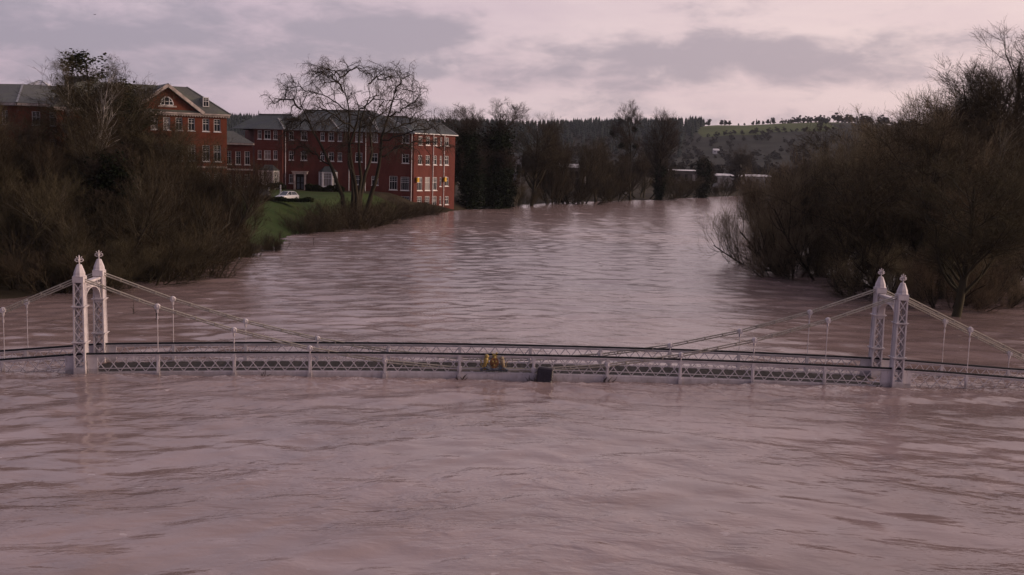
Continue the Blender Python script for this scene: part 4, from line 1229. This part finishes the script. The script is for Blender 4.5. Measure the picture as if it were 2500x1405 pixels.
BI1 = bare(51, H=18, r=.16, limbs=30, LL=3.4, ang=34, mt='birch', mc='twig', t0=.2, droop=-.35, up=.14, tw=9000, l2=260, l3=1500, dens_r=.006, wander=.10)
PL1 = bare(52, H=16, r=.22, limbs=16, LL=6.0, ang=36, mt='paletwig', mc='twig', nst=3, lean=14, t0=.25, tw=9000, l2=80, l3=700)
WE1 = weeping(63)
EV1 = evergreen(71); EV2 = evergreen(72, 16, .28, 24000)
WH1 = whips(81); WH2 = whips(82, 44, 3.4)

GL = 'bare trees crowding the near left bank'
GR = 'flooded trees crowding the right bank'
GM = 'trees along the far bank'
L_ = [
 (TH1, 'bare_willow', 'tangled brown willow cut by the left edge of the picture', -47.5, 86, 15.4, 1.0, .3),
 (TH2, 'bare_willow', 'brown multi-stemmed willow in front of the slate-roofed wing', -42.7, 92, 14.6, 1.1, 1.9),
 (TH3, 'bare_willow', 'low spreading brown willow left of the white birch stems', -44.5, 99, 14.2, 1.1, 4.0),
 (BI1, 'birch_tree', 'slender white-stemmed birch rising above the big chimney', -39.9, 97, 19.4, 1.0, .5),
 (BI1, 'birch_tree', 'second white-stemmed birch just left of the first, wispy at the top', -42.6, 101, 20.2, 1.0, 2.6),
 (EV1, 'yew_tree', 'tall dark evergreen with a ragged top beside the pediment', -41.8, 110, 20.2, 1.75, .2),
 (EV2, 'yew_tree', 'dark evergreen cut by the left edge below the slate roof', -52.5, 103, 16.8, 1.0, 1.2),
 (BA2, 'bare_tree', 'bushy bare tree standing in front of the tall dark evergreen', -41.2, 102, 18.8, 1.55, 2.2),
 (TH1, 'bare_willow', 'brown willow covering the lower left windows of the pedimented house', -35.0, 97, 13.6, 1.05, 3.4),
 (TH2, 'bare_willow', 'upright brown willow right of the pediment windows', -32.1, 101, 13.4, 1.05, .9),
 (TH3, 'bare_willow', 'brown willow leaning towards the river left of the parked cars', -33.2, 105, 11., .75, 5.1),
 (TH1, 'bare_willow', 'small brown willow at the left end of the lawn', -30.4, 112, 8.0, .65, 2.8),
 (BA2, 'bare_tree', 'twiggy bare tree veiling the middle windows of the pedimented house', -33.6, 103, 13.8, 1.15, .1),
 (BA2, 'bare_tree', 'twiggy bare tree veiling the right windows of the pedimented house', -32.0, 107, 12.8, 1.2, 4.6),
 (TH2, 'bare_willow', 'brown willow in front of the link building', -31.2, 109, 9.6, .75, 3.9),
 (TH1, 'bare_willow', 'brown willow at the left edge in front of the slate-roofed wing', -41.6, 87, 10.4, 1.2, 2.),
 (TH3, 'bare_willow', 'brown willow at the foot of the white birch stems', -37.0, 92, 10.6, 1.2, .6),
 (BA2, 'bare_tree', 'twiggy bare tree veiling the walls of the slate-roofed wing', -47.5, 100, 15.0, 1.2, 1.4),
 (TH2, 'bare_willow', 'tall brown willow filling the gap between the birches and the pediment', -42.6, 104, 16.2, .7, 4.),
 (EV2, 'yew_tree', 'low dark green evergreen bush at the left edge above the bridge chain', -43.0, 83, 6.6, 2.0, .4),
 (IV2, 'ivy_tree', 'ivy-hung tree in the middle of the left thicket', -36.5, 95, 11.5, 1.2, .9),
 (EV1, 'yew_tree', 'lower dark evergreen in front of the tallest evergreen', -41.0, 106, 15.4, 1.6, 2.1),
 (BA1, 'bare_tree', 'dark bare tree deep in the left thicket behind the birches', -47.5, 96, 14.5, 1.2, 5.5),
 (BA1, 'bare_tree', 'dark bare tree behind the willows left of the pediment', -37.4, 106, 14.8, 1.1, 3.3),
]
for pr, n, lb, x, y, top, w, rz in L_: place(pr, n, lb, n.split('_')[-1], x, y, top, GL, w, rz, mt='bark_pale' if pr in (TH1, TH2, TH3, BA2) else None)
SH = [(-38.2, 79, 3.9, 'at the left edge behind the bridge chain'), (-35.3, 80, 4.3, 'just left of the left bridge towers'), (-32.7, 82, 4.9, 'directly behind the left bridge towers'),
      (-30.2, 85, 5.0, 'just right of the left bridge towers'), (-29.2, 90, 5.5, 'at the water line below the pedimented house'), (-29.4, 96, 5.2, 'at the water line below the link building'),
      (-29.6, 103, 4.8, 'below the parked cars'), (-28.6, 111, 3.2, 'at the left foot of the lawn'), (-27.5, 119, 2.4, 'standing in water at the foot of the lawn')]
for k, (x, y, t, w) in enumerate(SH): place((TH3, WH1, TH1)[k % 3] if k < 7 else WH2, 'riverside_shrub', 'brown leafless shrub ' + w, 'shrub', x, y, t, 'leafless shrubs at the left water edge', 1.35 if k < 5 else .8, k * 1.3, z=max(-.3, min(gh(x, y), .6)))
for k, (x, y, t, w) in enumerate([(-27.2, 151, 3.6, 'left of the weeping tree'), (-26.2, 158, 4.2, 'below the weeping tree trunk'), (-24.6, 165, 4.0, 'right of the weeping tree trunk'), (-23.6, 172, 3.8, 'before the long brick wall'),
                                  (-22.6, 180, 3.6, 'below the tall ground floor windows'), (-21.4, 188, 3.2, 'below the white french doors'), (-20., 196, 2.8, 'at the brick corner'), (-17.6, 203, 2.4, 'under the sunlit end wall'), (-29.4, 146, 2.4, 'at the right foot of the lawn')]):
    place((WH1, WH2)[k % 2], 'riverside_shrub', 'low brown shrub in the shallows ' + w, 'shrub', x, y, t + .4, 'low shrubs between the lawn and the brick end', 1.5, k * 1.7, z=max(-.3, gh(x, y)))
place(WE1, 'weeping_tree', 'great bare tree with twisted drooping branches in front of the long brick block', 'tree', -25.2, 166, 26.0, None, 1.0, 0.)
R_ = [
 (BA4, 'bare_tree', 'broad open-branched tree directly behind the right bridge towers', 33.4, 92, 16.2, 1.15, 1.1),
 (TH2, 'bare_willow', 'brown willow behind the open-branched tree at the right towers', 35.5, 99, 14.6, .95, 1.1),
 (TH1, 'bare_willow', 'wide brown willow left of the right towers, leaning over the river', 32.6, 105, 15.8, .85, .2),
 (TH3, 'bare_willow', 'spreading brown willow at the left end of the near right bank', 32.4, 116, 13.8, .75, 2.2),
 (TH2, 'bare_willow', 'brown willow further upstream behind the spreading one', 36.5, 138, 13.6, .85, 3.2),
 (TH1, 'bare_willow', 'distant brown willow farthest upstream on the right bank', 41., 168, 11.8, .75, 4.4),
 (TH3, 'bare_willow', 'small dark willow reaching low over the water at the bend', 28.2, 106, 6.6, .8, 5.6),
 (BA2, 'bare_tree', 'dark trunk with forked limbs just right of the right towers', 34.2, 80, 12.6, 1.5, .4),
 (TH2, 'bare_willow', 'tall brown willow right of the towers', 39.6, 100, 18., .9, 2.6),
 (IV3, 'dark_tree', 'huge dark ivy-hung tree cut by the right edge, tallest on the bank', 66.5, 143, 30., 1.35, .1),
 (BA3, 'dark_tree', 'tall dark bare tree left of the tallest one on the right bank', 57.5, 133, 24.2, 1.25, 1.6),
 (IV3, 'dark_tree', 'tall dark tree at the very right edge of the picture', 71.5, 138, 27.5, 1.3, 3.3),
 (BA3, 'dark_tree', 'dark bare tree stepping down left of the tall dark pair', 50.5, 127, 20.8, 1.25, 4.2),
 (PL1, 'bare_tree', 'pale-limbed bare tree in front of the dark trees', 46.4, 106, 17.6, 1.2, 2.4),
 (TH3, 'bare_willow', 'low brown willow at the right edge above the bridge chain', 46.0, 95, 9.2, .9, .7),
 (BA1, 'bare_tree', 'bare tree with upright crown behind the right willows', 42., 118, 18.2, 1.4, 4.),
 (TH1, 'bare_willow', 'brown willow far right under the tall dark trees', 51.5, 112, 15., 1.1, 5.2),
 (BA1, 'bare_tree', 'thin bare trunk standing in the flood between the towers and the right edge', 37.5, 91, 12., 1.2, 1.),
 (BA4, 'bare_tree', 'open-branched tree rising out of the willow left of the towers', 33.5, 113, 15.6, 1.1, 2.),
 (BA4, 'bare_tree', 'open-branched tree halfway between the right towers and the right edge', 43., 99, 17.4, 1.15, 4.1),
]
for pr, n, lb, x, y, top, w, rz in R_: place(pr, n, lb, n.split('_')[-1], x, y, top, GR, w, rz, z=-.6, mc='twig_gold' if n == 'bare_willow' or pr is BA1 else 'twig')  # twig_gold: brighter copy of twig, light painted into the crowns
for k, (x, y, t, w) in enumerate([(31.5, 90, 5.2, 'just left of the right towers'), (35.6, 86, 5.0, 'between the right towers and the dark forked trunk'), (41., 89, 5.4, 'right of the dark forked trunk'), (45.5, 100, 6., 'under the pale-limbed tree'), (29.5, 110, 5., 'under the spreading willow'), (50., 118, 7., 'far right under the dark trees')]):
    place((TH1, TH3)[k % 2], 'flooded_shrub', 'low brown shrub standing in the flood ' + w, 'shrub', x, y, t, 'flooded shrubs under the right bank trees', 1.05, k * 1.1, z=-.5, mc='twig_gold')  # twig_gold: brighter copy of twig, painted light
M_ = [
 (IV1, 'ivy_tree', 'dark ivy-clad tree touching the sunlit end of the brick block', -9.4, 232, 22.6, 1.2, .2),
 (IV1, 'ivy_tree', 'tallest dark ivy-clad tree with bare upper twigs beside the brick block', -4.8, 237, 24.2, 1.25, 2.2),
 (IV2, 'ivy_tree', 'shorter dark ivy-clad tree in front of the painted cabin', -2.4, 240, 15.5, 1.15, 4.2),
 (BA2, 'bare_tree', 'bare tree behind the roof of the brick block', -15., 252, 23., 1.1, 1.2),
 (BA2, 'bare_tree', 'broad reddish-brown tree right of the ivy-clad group', 4.2, 256, 22.2, 1.15, .9),
 (TH2, 'bare_willow', 'brown willow overhanging the far bank in the middle', 9.6, 266, 20.2, .9, 2.9),
 (TH1, 'bare_willow', 'lower brown willow below the thin flue', 16., 276, 17., 1.05, 4.9),
 (BA2, 'bare_tree', 'rounded brown tree right of the thin flue', 22.4, 290, 16.6, 1.2, 3.9),
 (TH2, 'bare_willow', 'brown willow left of the tree with mistletoe', 28.4, 300, 18., 1., 1.5),
 (MI1, 'mistletoe_tree', 'tallest bare tree on the far bank, with round mistletoe clumps', 34.4, 312, 29., 1.0, .6),
 (BA3, 'bare_tree', 'dense tall bare tree right of the mistletoe tree', 45., 326, 27.4, .8, 2.),
 (TH3, 'bare_willow', 'low brown thicket under the two tallest far trees', 40., 330, 15., 1.2, 5.),
 (IV2, 'ivy_tree', 'squat dark ivy-clad trunk below the dense tall tree', 44., 322, 11.5, .9, 1.),
 (IV2, 'ivy_tree', 'lone bushy ivy-clad tree at the river bend', 62.5, 354, 14.2, 1.1, 2.7),
 (TH3, 'bare_willow', 'low brown scrub left of the lone ivy-clad tree', 54.5, 351, 9., 1.1, .4),
 (TH1, 'bare_willow', 'low brown scrub right of the lone ivy-clad tree', 75.5, 380, 7.6, 1.2, .8),
 (BA1, 'bare_tree', 'dark round-headed tree beyond the river bend', 95., 432, 20., 1.35, 2.2),
 (TH1, 'bare_willow', 'brown bush on the far bank below the painted cabin', 1.5, 254, 6.5, 1.1, 3.1),
 (TH3, 'bare_willow', 'brown bush trailing in the water mid far bank', 12.5, 278, 8., 1.3, 1.),
 (TH2, 'bare_willow', 'brown bush trailing in the water left of the mistletoe tree', 27., 303, 8.5, 1.3, 2.),
]
for pr, n, lb, x, y, top, w, rz in M_: place(pr, n, lb, n.split('_')[-1], x, y, top, GM, w, rz)
place(PL1, 'leaning_tree', 'thin pale leaning trunk at the water edge below the painted cabin', 'tree', .2, 247.5, 11., GM, .6, .5, z=-.4, tilt=(0, .10))


# ------------------------------------------------------------------ distant woods
def merged(name, label, cat, pts, low, m, sink=.14):
    """pts: (x, y, height, width); low: list of (V,F) unit trees, merged into one mass"""
    V = []; F = []; o = 0; r = np.random.default_rng(9)
    zz = ground_h(np.array([p[0] for p in pts]), np.array([p[1] for p in pts]))
    for p, z in zip(pts, zz):
        v, f = low[r.integers(0, len(low))]; a = r.uniform(0, 6.28); c, s = math.cos(a), math.sin(a)
        q = np.stack([(v[:, 0] * c - v[:, 1] * s) * p[3] + p[0], (v[:, 0] * s + v[:, 1] * c) * p[3] + p[1], v[:, 2] * p[2] + z - .3 - sink * p[2]], 1)
        V.append(q); F.append(f + o); o += len(q)
    me = np_mesh(name, np.concatenate(V), [np.concatenate(F)], m)
    o_ = inst(name, me); o_['kind'] = 'stuff'; tag(o_, label, cat); return o_


def low_bare(seed, n1=16, n2=90, n3=420, rr=.010):
    g = np.random.default_rng(seed)
    s = stems(g, 1, .9, 3, 5, .04, .022, .05, 0., .3); s[0][:, :, 2] += 1.36
    a = grow(g, *s, n1, .2, .95, .38, 46, 4, .14, .15, .15, .6, .3); b = grow(g, *a, n2, .15, 1, .24, 40, 3, .16, .12, .1, .7, .4); b = (b[0], np.maximum(b[1], rr * .6))
    d = grow(g, *b, n3, .1, 1, .13, 38, 2, .18, .1, .05, .9, .5); d = (d[0], np.maximum(d[1], rr * .42))
    V, F = join([ribbons(g, *s), ribbons(g, *a), ribbons(g, *b), ribbons(g, *d)]); return V, F[0]


def low_conifer(seed):
    r = np.random.default_rng(seed); V = []; F = []
    for k in range(4):
        z0 = .08 + k * .2; z1 = z0 + .36; R0 = .20 * (1 - k * .2); n = 7; b = len(V)
        for i in range(n): an = 6.283 * i / n + k; rr = R0 * r.uniform(.7, 1.2); V.append((rr * math.cos(an), rr * math.sin(an), z0 + r.uniform(-.03, .03)))
        V.append((0, 0, min(1, z1)))
        for i in range(n): F.append((b + i, b + (i + 1) % n, b + n, b + n))
    return np.array(V), np.array(F)[:, :3]


LB = [low_bare(k, 14, 70, 330, .055) for k in range(91, 95)]; LF = [low_bare(k, 10, 36, 120, .10) for k in range(95, 99)]; LC = [low_conifer(k) for k in range(3)]
r = np.random.default_rng(17)
pts = []
for _ in range(210):
    y = r.uniform(400, 900); x = r.uniform(-140, .36 * y + 60)
    if bank_dist(np.array([x]), np.array([y]))[0] < 20: continue
    h = r.uniform(7, 13) * (1 if y < 700 else 1.15); pts.append((x, y, h, h * r.uniform(.9, 1.3)))
for _ in range(60):
    y = r.uniform(236, 330); x = r.uniform(-190, -20); h = r.uniform(9, 15)
    if x > -70 and y < 262: continue
    pts.append((x, y, h, h * 1.1))
merged('valley_wood', 'hazy brown mass of bare trees filling the valley floor', 'wood', pts, LB, M['twig_far'])
pts = []
for _ in range(2600):
    x = r.uniform(-760, 285); y = 1600 - abs(r.normal(0, 1)) * 150
    if x > 200 and y < 1600 - (285 - x) * 3.4: continue
    h = r.uniform(13, 19); pts.append((x, y, h, h * 1.15))
for x in np.arange(-760, 262, 4.0): h = r.uniform(14.5, 17.5); pts.append((x + r.normal(0, 1.5), 1608 + r.normal(0, 6), h, h * 1.1))
merged('hill_plantation', 'dark conifer plantation along the skyline of the hill', 'wood', pts, LC, M['conifer'], 0.)
pts = []
for _ in range(700):
    x = r.uniform(-500, 620); y = r.uniform(950, 1420); h = r.uniform(7, 14); pts.append((x, y, h, h * 1.5))
for _ in range(130):
    x = r.uniform(385, 760); y = r.uniform(1560, 1640); h = r.uniform(9, 15) * (1 if x > 420 else .7); pts.append((x, y, h, h * 1.3))
for a, b, n in (((262, 1440), (440, 1470), 30), ((425, 1480), (470, 1610), 18)):
    for k in range(n): f = k / (n - 1); h = r.uniform(4, 9); pts.append((a[0] + (b[0] - a[0]) * f + r.normal(0, 3), a[1] + (b[1] - a[1]) * f + r.normal(0, 3), h, h * 1.7))
merged('hillside_wood', 'hazy bare woodland and hedges on the hillside below the green field', 'wood', pts, LF, M['twig_far'])
hb = [np_mesh('hill_tree_mesh', v, [f], M['twig_far']) for v, f in (low_bare(101, 22, 120, 700, .06), low_bare(102, 20, 130, 600, .06))]
HT = [(262, 9), (268, 10.5), (275, 9.5), (282, 12), (291, 11.5), (310, 10), (316, 9.5), (322, 9), (336, 4), (345, 4.5), (358, 7), (366, 8), (373, 6.5), (380, 9), (388, 11)]
for k, (x, h) in enumerate(HT):
    o = inst('hilltop_tree', hb[k % 2], None, (x, 1606, gh(x, 1606) - .12 * h), (0, 0, k), (h * 1.25, h * 1.25, h))
    tag(o, 'small bare tree, the %s from the left on the skyline above the green field' % ('first second third fourth fifth sixth seventh eighth ninth tenth eleventh twelfth thirteenth fourteenth fifteenth'.split()[k]), 'tree', 'trees on the hilltop skyline')
for k, (x, h) in enumerate(((362, 10), (383, 8))):
    v, f = LC[k]; me = np_mesh('skyline_conifer', v, [f], M['conifer'])
    o = inst('skyline_conifer', me, None, (x, 1602, gh(x, 1602) - .2), (0, 0, k), (h * .9, h * .9, h)); tag(o, 'narrow dark conifer, the %s of two on the skyline' % ('left' if k == 0 else 'right'), 'tree', 'skyline conifers')


# ------------------------------------------------------------------ small things
def car(name, label, x, y, rz, paint, L=4.05, W=1.72, H=1.46, estate=False):
    z = gh(x, y); B = empty(name, (x, y, z), rz); tag(B, label, 'car', 'cars parked on the grass')
    hw = W / 2
    # stations along the length (front = +x): x, sill z, belt z, half width
    st = [(-L / 2, .42, .80, hw * .80), (-L / 2 + .10, .30, .92, hw * .93), (-L / 2 + .6, .22, .96, hw), (-.3, .20, .93, hw), (.55, .20, .92, hw), (L / 2 - 1.0, .22, .90, hw * .99), (L / 2 - .35, .26, .78, hw * .94), (L / 2 - .06, .34, .66, hw * .82), (L / 2, .40, .58, hw * .72)]
    V = []; F = []
    for (a, s, b, w) in st:
        for (yy, zz) in ((-w * .92, s), (-w, (s + b) / 2), (-w * .97, b - .06), (-w * .84, b), (w * .84, b), (w * .97, b - .06), (w, (s + b) / 2), (w * .92, s)): V.append((a, yy, zz))
    n = 8
    for k in range(len(st) - 1):
        for i in range(n): F.append((k * n + i, (k + 1) * n + i, (k + 1) * n + (i + 1) % n, k * n + (i + 1) % n))
    F.append(tuple(range(n))); F.append(tuple(reversed([(len(st) - 1) * n + i for i in range(n)])))
    MB().add(V, F).build('body', M[paint], B, True)
    # cabin: glass house with a painted roof and pillars
    rb = -L / 2 + (.25 if estate else .55)
    base = [(rb - .18, .95), (.98, .90)]; roof = [(rb + .22, H - .02), (.30, H)]
    wb, wt = hw * .86, hw * .68
    q = [(base[0][0], -wb, base[0][1]), (base[1][0], -wb, base[1][1]), (base[1][0], wb, base[1][1]), (base[0][0], wb, base[0][1]), (roof[0][0], -wt, roof[0][1] - .03), (roof[1][0], -wt, roof[1][1] - .03), (roof[1][0], wt, roof[1][1] - .03), (roof[0][0], wt, roof[0][1] - .03)]
    MB().add(q, [(0, 1, 5, 4), (1, 2, 6, 5), (2, 3, 7, 6), (3, 0, 4, 7)]).build('glass', M['carglass'], B)
    m = MB(); m.add([(q[4][0] - .05, -wt - .03, q[4][2]), (q[5][0] + .04, -wt - .03, q[5][2]), (q[5][0] + .04, wt + .03, q[5][2]), (q[4][0] - .05, wt + .03, q[4][2]), (q[4][0] + .1, -wt * .8, H + .03), (q[5][0] - .1, -wt * .8, H + .03), (q[5][0] - .1, wt * .8, H + .03), (q[4][0] + .1, wt * .8, H + .03)], [(0, 1, 5, 4), (1, 2, 6, 5), (2, 3, 7, 6), (3, 0, 4, 7), (4, 5, 6, 7), (3, 2, 1, 0)])
    m.build('car_roof', M[paint], B, True)
    for i, j in ((0, 4), (1, 5), (2, 6), (3, 7)): MB().bar(q[i], q[j], .09, .09).build('pillar', M[paint], B)
    for sy in (-1, 1): MB().bar((-.28, sy * wb, .93), (-.30, sy * wt, H - .06), .07, .05, (0, 1, 0)).build('pillar', M[paint], B)
    for sx in (-1.22, 1.28):
        for sy in (-1, 1):
            y0 = sy * (hw - .16); y1 = sy * (hw + .01)
            w = MB().tube([(sx, y0, .30), (sx, y1, .30)], .31, 14).build('wheel', M['tyre'], B); MB().tube([(sx, y1 - sy * .01, .30), (sx, y1 + sy * .012, .30)], .19, 10).build('rim', M['rim'], w)
    for sy in (-1, 1):
        MB().box((L / 2 - .26, sy * hw * .62 - .17, .58), (L / 2 - .05, sy * hw * .62 + .17, .72)).build('headlight', M['lamp'], B)
        MB().box((.62, sy * (hw + .06) - .07, .92), (.74, sy * (hw + .06) + .07, 1.05)).build('mirror', M[paint], B)
    MB().box((L / 2 - .08, -.30, .36), (L / 2 + .03, .30, .48)).build('number_plate', M['white'], B); MB().box((L / 2 - .1, -.4, .50), (L / 2 - .0, .4, .57)).build('grille', M['black'], B)
    return B


car('silver_hatchback', 'silver hatchback parked above the lawn facing the river', -35.3, 163, R(-118), 'silver')
car('dark_estate_car', 'dark estate car behind the willow twigs left of the silver hatchback', -40.4, 164, R(-150), 'darkcar', 4.5, 1.75, 1.44, True)
for k, (x, y, h, lb) in enumerate(((-39.8, 170, 1.5, 'white post standing left of the silver hatchback'), (-38.2, 171.5, 1.9, 'thin pale post just behind the silver hatchback'))):
    o = empty('garden_post', (x, y, gh(x, y))); tag(o, lb, 'post'); MB().box((-.09, -.09, -.2), (.09, .09, h)).build('shaft', M['white'], o); MB().lathe((0, 0, h), [(.15, 0), (.15, .05), (.02, .16)], 4, rot=math.pi / 4).build('post_cap', M['white'], o)
# low dark hedges along the drive in front of the block
def hedge(label, x0, x1, y, h, w=1.1, n=5200):
    g = np.random.default_rng(int(abs(x0 * 7)) + 3); L = x1 - x0
    q = g.uniform(0, 1, (n, 3)); u = q[:, 0] * L; hh = h * (1 + .22 * np.sin(u * 1.3) + .12 * np.sin(u * 3.1))
    C = np.stack([x0 + u, y + (q[:, 1] - .5) * w, q[:, 2] ** .7 * hh], 1); z = gh((x0 + x1) / 2, y); C[:, 2] += z
    v, f = leaves(g, C, .13); o = inst('hedge', np_mesh('hedge', v, [f], M['yew'])); tag(o, label, 'hedge'); return o
hedge('low dark hedge below the first bay window', -52.5, -44.8, 206, 1.15); hedge('low dark hedge below the second bay window', -41.2, -33.5, 207, 1.2); hedge('dark clipped bank edge along the top of the lawn', -42., -30.5, 159.4, .55, 1.6)

# dark bin wedged against the bridge
def bridge_pt(s, o, z): return BR + Vector((math.cos(BRA) * s - math.sin(BRA) * o, math.sin(BRA) * s + math.cos(BRA) * o, z))
bn = empty('dark_bin', bridge_pt(22.86, -.46, -.10), BRA); tag(bn, 'dark plastic bin wedged against the bridge side near mid span', 'bin'); bn.rotation_euler = (R(-8), R(5), BRA + R(-9))
prof = [(-.36, -.28), (.36, -.28), (.40, -.23), (.40, .26), (.36, .30), (-.36, .30), (-.40, .26), (-.40, -.23)]
m = MB(); lv = [(0, .88), (.08, .97), (.35, 1.0), (.60, .99), (.74, .95)]; n = len(prof); V = [(a * k, b * k, z) for z, k in lv for a, b in prof]
m.add(V, [(k * n + i, k * n + (i + 1) % n, (k + 1) * n + (i + 1) % n, (k + 1) * n + i) for k in range(len(lv) - 1) for i in range(n)] + [tuple(reversed(range(n)))]); m.build('bin_body', M['bin'], bn)
MB().add([(a * q_, b * q_, z) for z, q_ in ((.735, .97), (.80, .96)) for a, b in prof] + [(a * .78, b * .78, .87) for a, b in prof], [(k * n + i, k * n + (i + 1) % n, (k + 1) * n + (i + 1) % n, (k + 1) * n + i) for k in range(2) for i in range(n)] + [tuple(range(2 * n, 3 * n)), tuple(reversed(range(n)))]).build('bin_lid', M['bin'], bn)
for k in range(5): MB().box((-.30 + k * .14, -.30, .12), (-.25 + k * .14, -.262, .66)).build('rib', M['bin'], bn)
# flood wrack caught on the posts
gd = np.random.default_rng(4)
for k, (s, lb) in enumerate(((18.6, 'clump of dark sticks caught on the post left of the coat of arms'), (22.3, 'clump of dark sticks caught on the post beside the dark bin'), (26.1, 'few dark sticks caught on the post right of the dark bin'), (8.9, 'small dark branch caught under the left lattice'), (39.9, 'loop of black debris at the foot of the right near tower'))):
    o = empty('flood_debris', bridge_pt(s, -.18, 0), BRA); tag(o, lb, 'debris', 'sticks caught on the bridge')
    for j in range(7 if k < 3 else 4):
        a = gd.uniform(-.22, .22); p0 = Vector((a, gd.uniform(-.14, .0), gd.uniform(-.12, .05))); d = Vector((gd.normal(0, .18), gd.normal(-.05, .06), gd.uniform(.15, .40)))
        if k == 4: d = Vector((.12 * math.cos(j * 1.5), -.05, .16 * abs(math.sin(j * 1.5 + .8))))
        MB().tube([p0, p0 + d * .5 + Vector((gd.normal(0, .03), 0, 0)), p0 + d], [.022, .017, .008], 5).build('stick', M['stick'], o)
# half-sunk saplings in the shallows behind the left towers
for k, (x, y, h, lb) in enumerate(((-23.2, 67.5, 1.3, 'thin drowned sapling just right of the left towers'), (-25.6, 70, .9, 'thin drowned sapling behind the left far tower'), (-24.5, 128, 1.4, 'thin drowned stem off the lawn'))):
    o = empty('drowned_sapling', (x, y, -.4)); tag(o, lb, 'sapling')
    MB().tube([(0, 0, 0), (.1, 0, h * .6), (.05, .1, h + .4)], [.035, .025, .01], 5).build('stem', M['stick'], o)
    for j in range(3): a = j * 2.1; MB().tube([(.08, 0, h * (.45 + .15 * j)), (.08 + .35 * math.cos(a), .3 * math.sin(a), h * (.7 + .18 * j))], [.015, .006], 4).build('twig', M['stick'], o)
# a bird
bd = empty('bird', (-31.7, 80, 20.9)); tag(bd, 'small dark bird flying alone high at the upper left', 'bird'); bd.rotation_euler = (0, 0, R(70)); bd.scale = (.45, .45, .45)
b_ = MB(); b_.tube([(-.16, 0, 0), (-.06, 0, .01), (.06, 0, .015), (.15, 0, .02), (.19, 0, .015)], [.012, .04, .045, .028, .006], 7)
for sy in (-1, 1): b_.add([(.07, sy * .03, .02), (-.05, sy * .03, .02), (-.05, sy * .20, .09), (.05, sy * .20, .10), (-.09, sy * .40, .05), (.07, sy * .03, .008), (-.05, sy * .03, .008), (-.05, sy * .20, .08), (.05, sy * .20, .088)], [(0, 1, 2, 3), (3, 2, 4), (5, 8, 7, 6), (8, 4, 7)])
b_.add([(-.14, -.02, 0), (-.14, .02, 0), (-.27, .05, 0), (-.27, -.05, 0)], [(0, 1, 2, 3)]); b_.build('bird_body', M['stick'], bd)

# ------------------------------------------------------------------ evening haze
def haze_fn(t, b):
    out = t.n['Material Output']; t.n.remove(b)
    v = t.n.new('ShaderNodeVolumePrincipled'); v.inputs['Color'].default_value = (.80, .84, .95, 1); v.inputs['Density'].default_value = .000055; v.inputs['Anisotropy'].default_value = .2
    t.l.new(v.outputs[0], out.inputs['Volume'])
hz = MB().box((-3800, -600, -36), (3800, 5200, 130)).build('haze', mat('haze', haze_fn)); hz['kind'] = 'stuff'; hz['label'] = 'thin evening haze in the air over the whole valley'
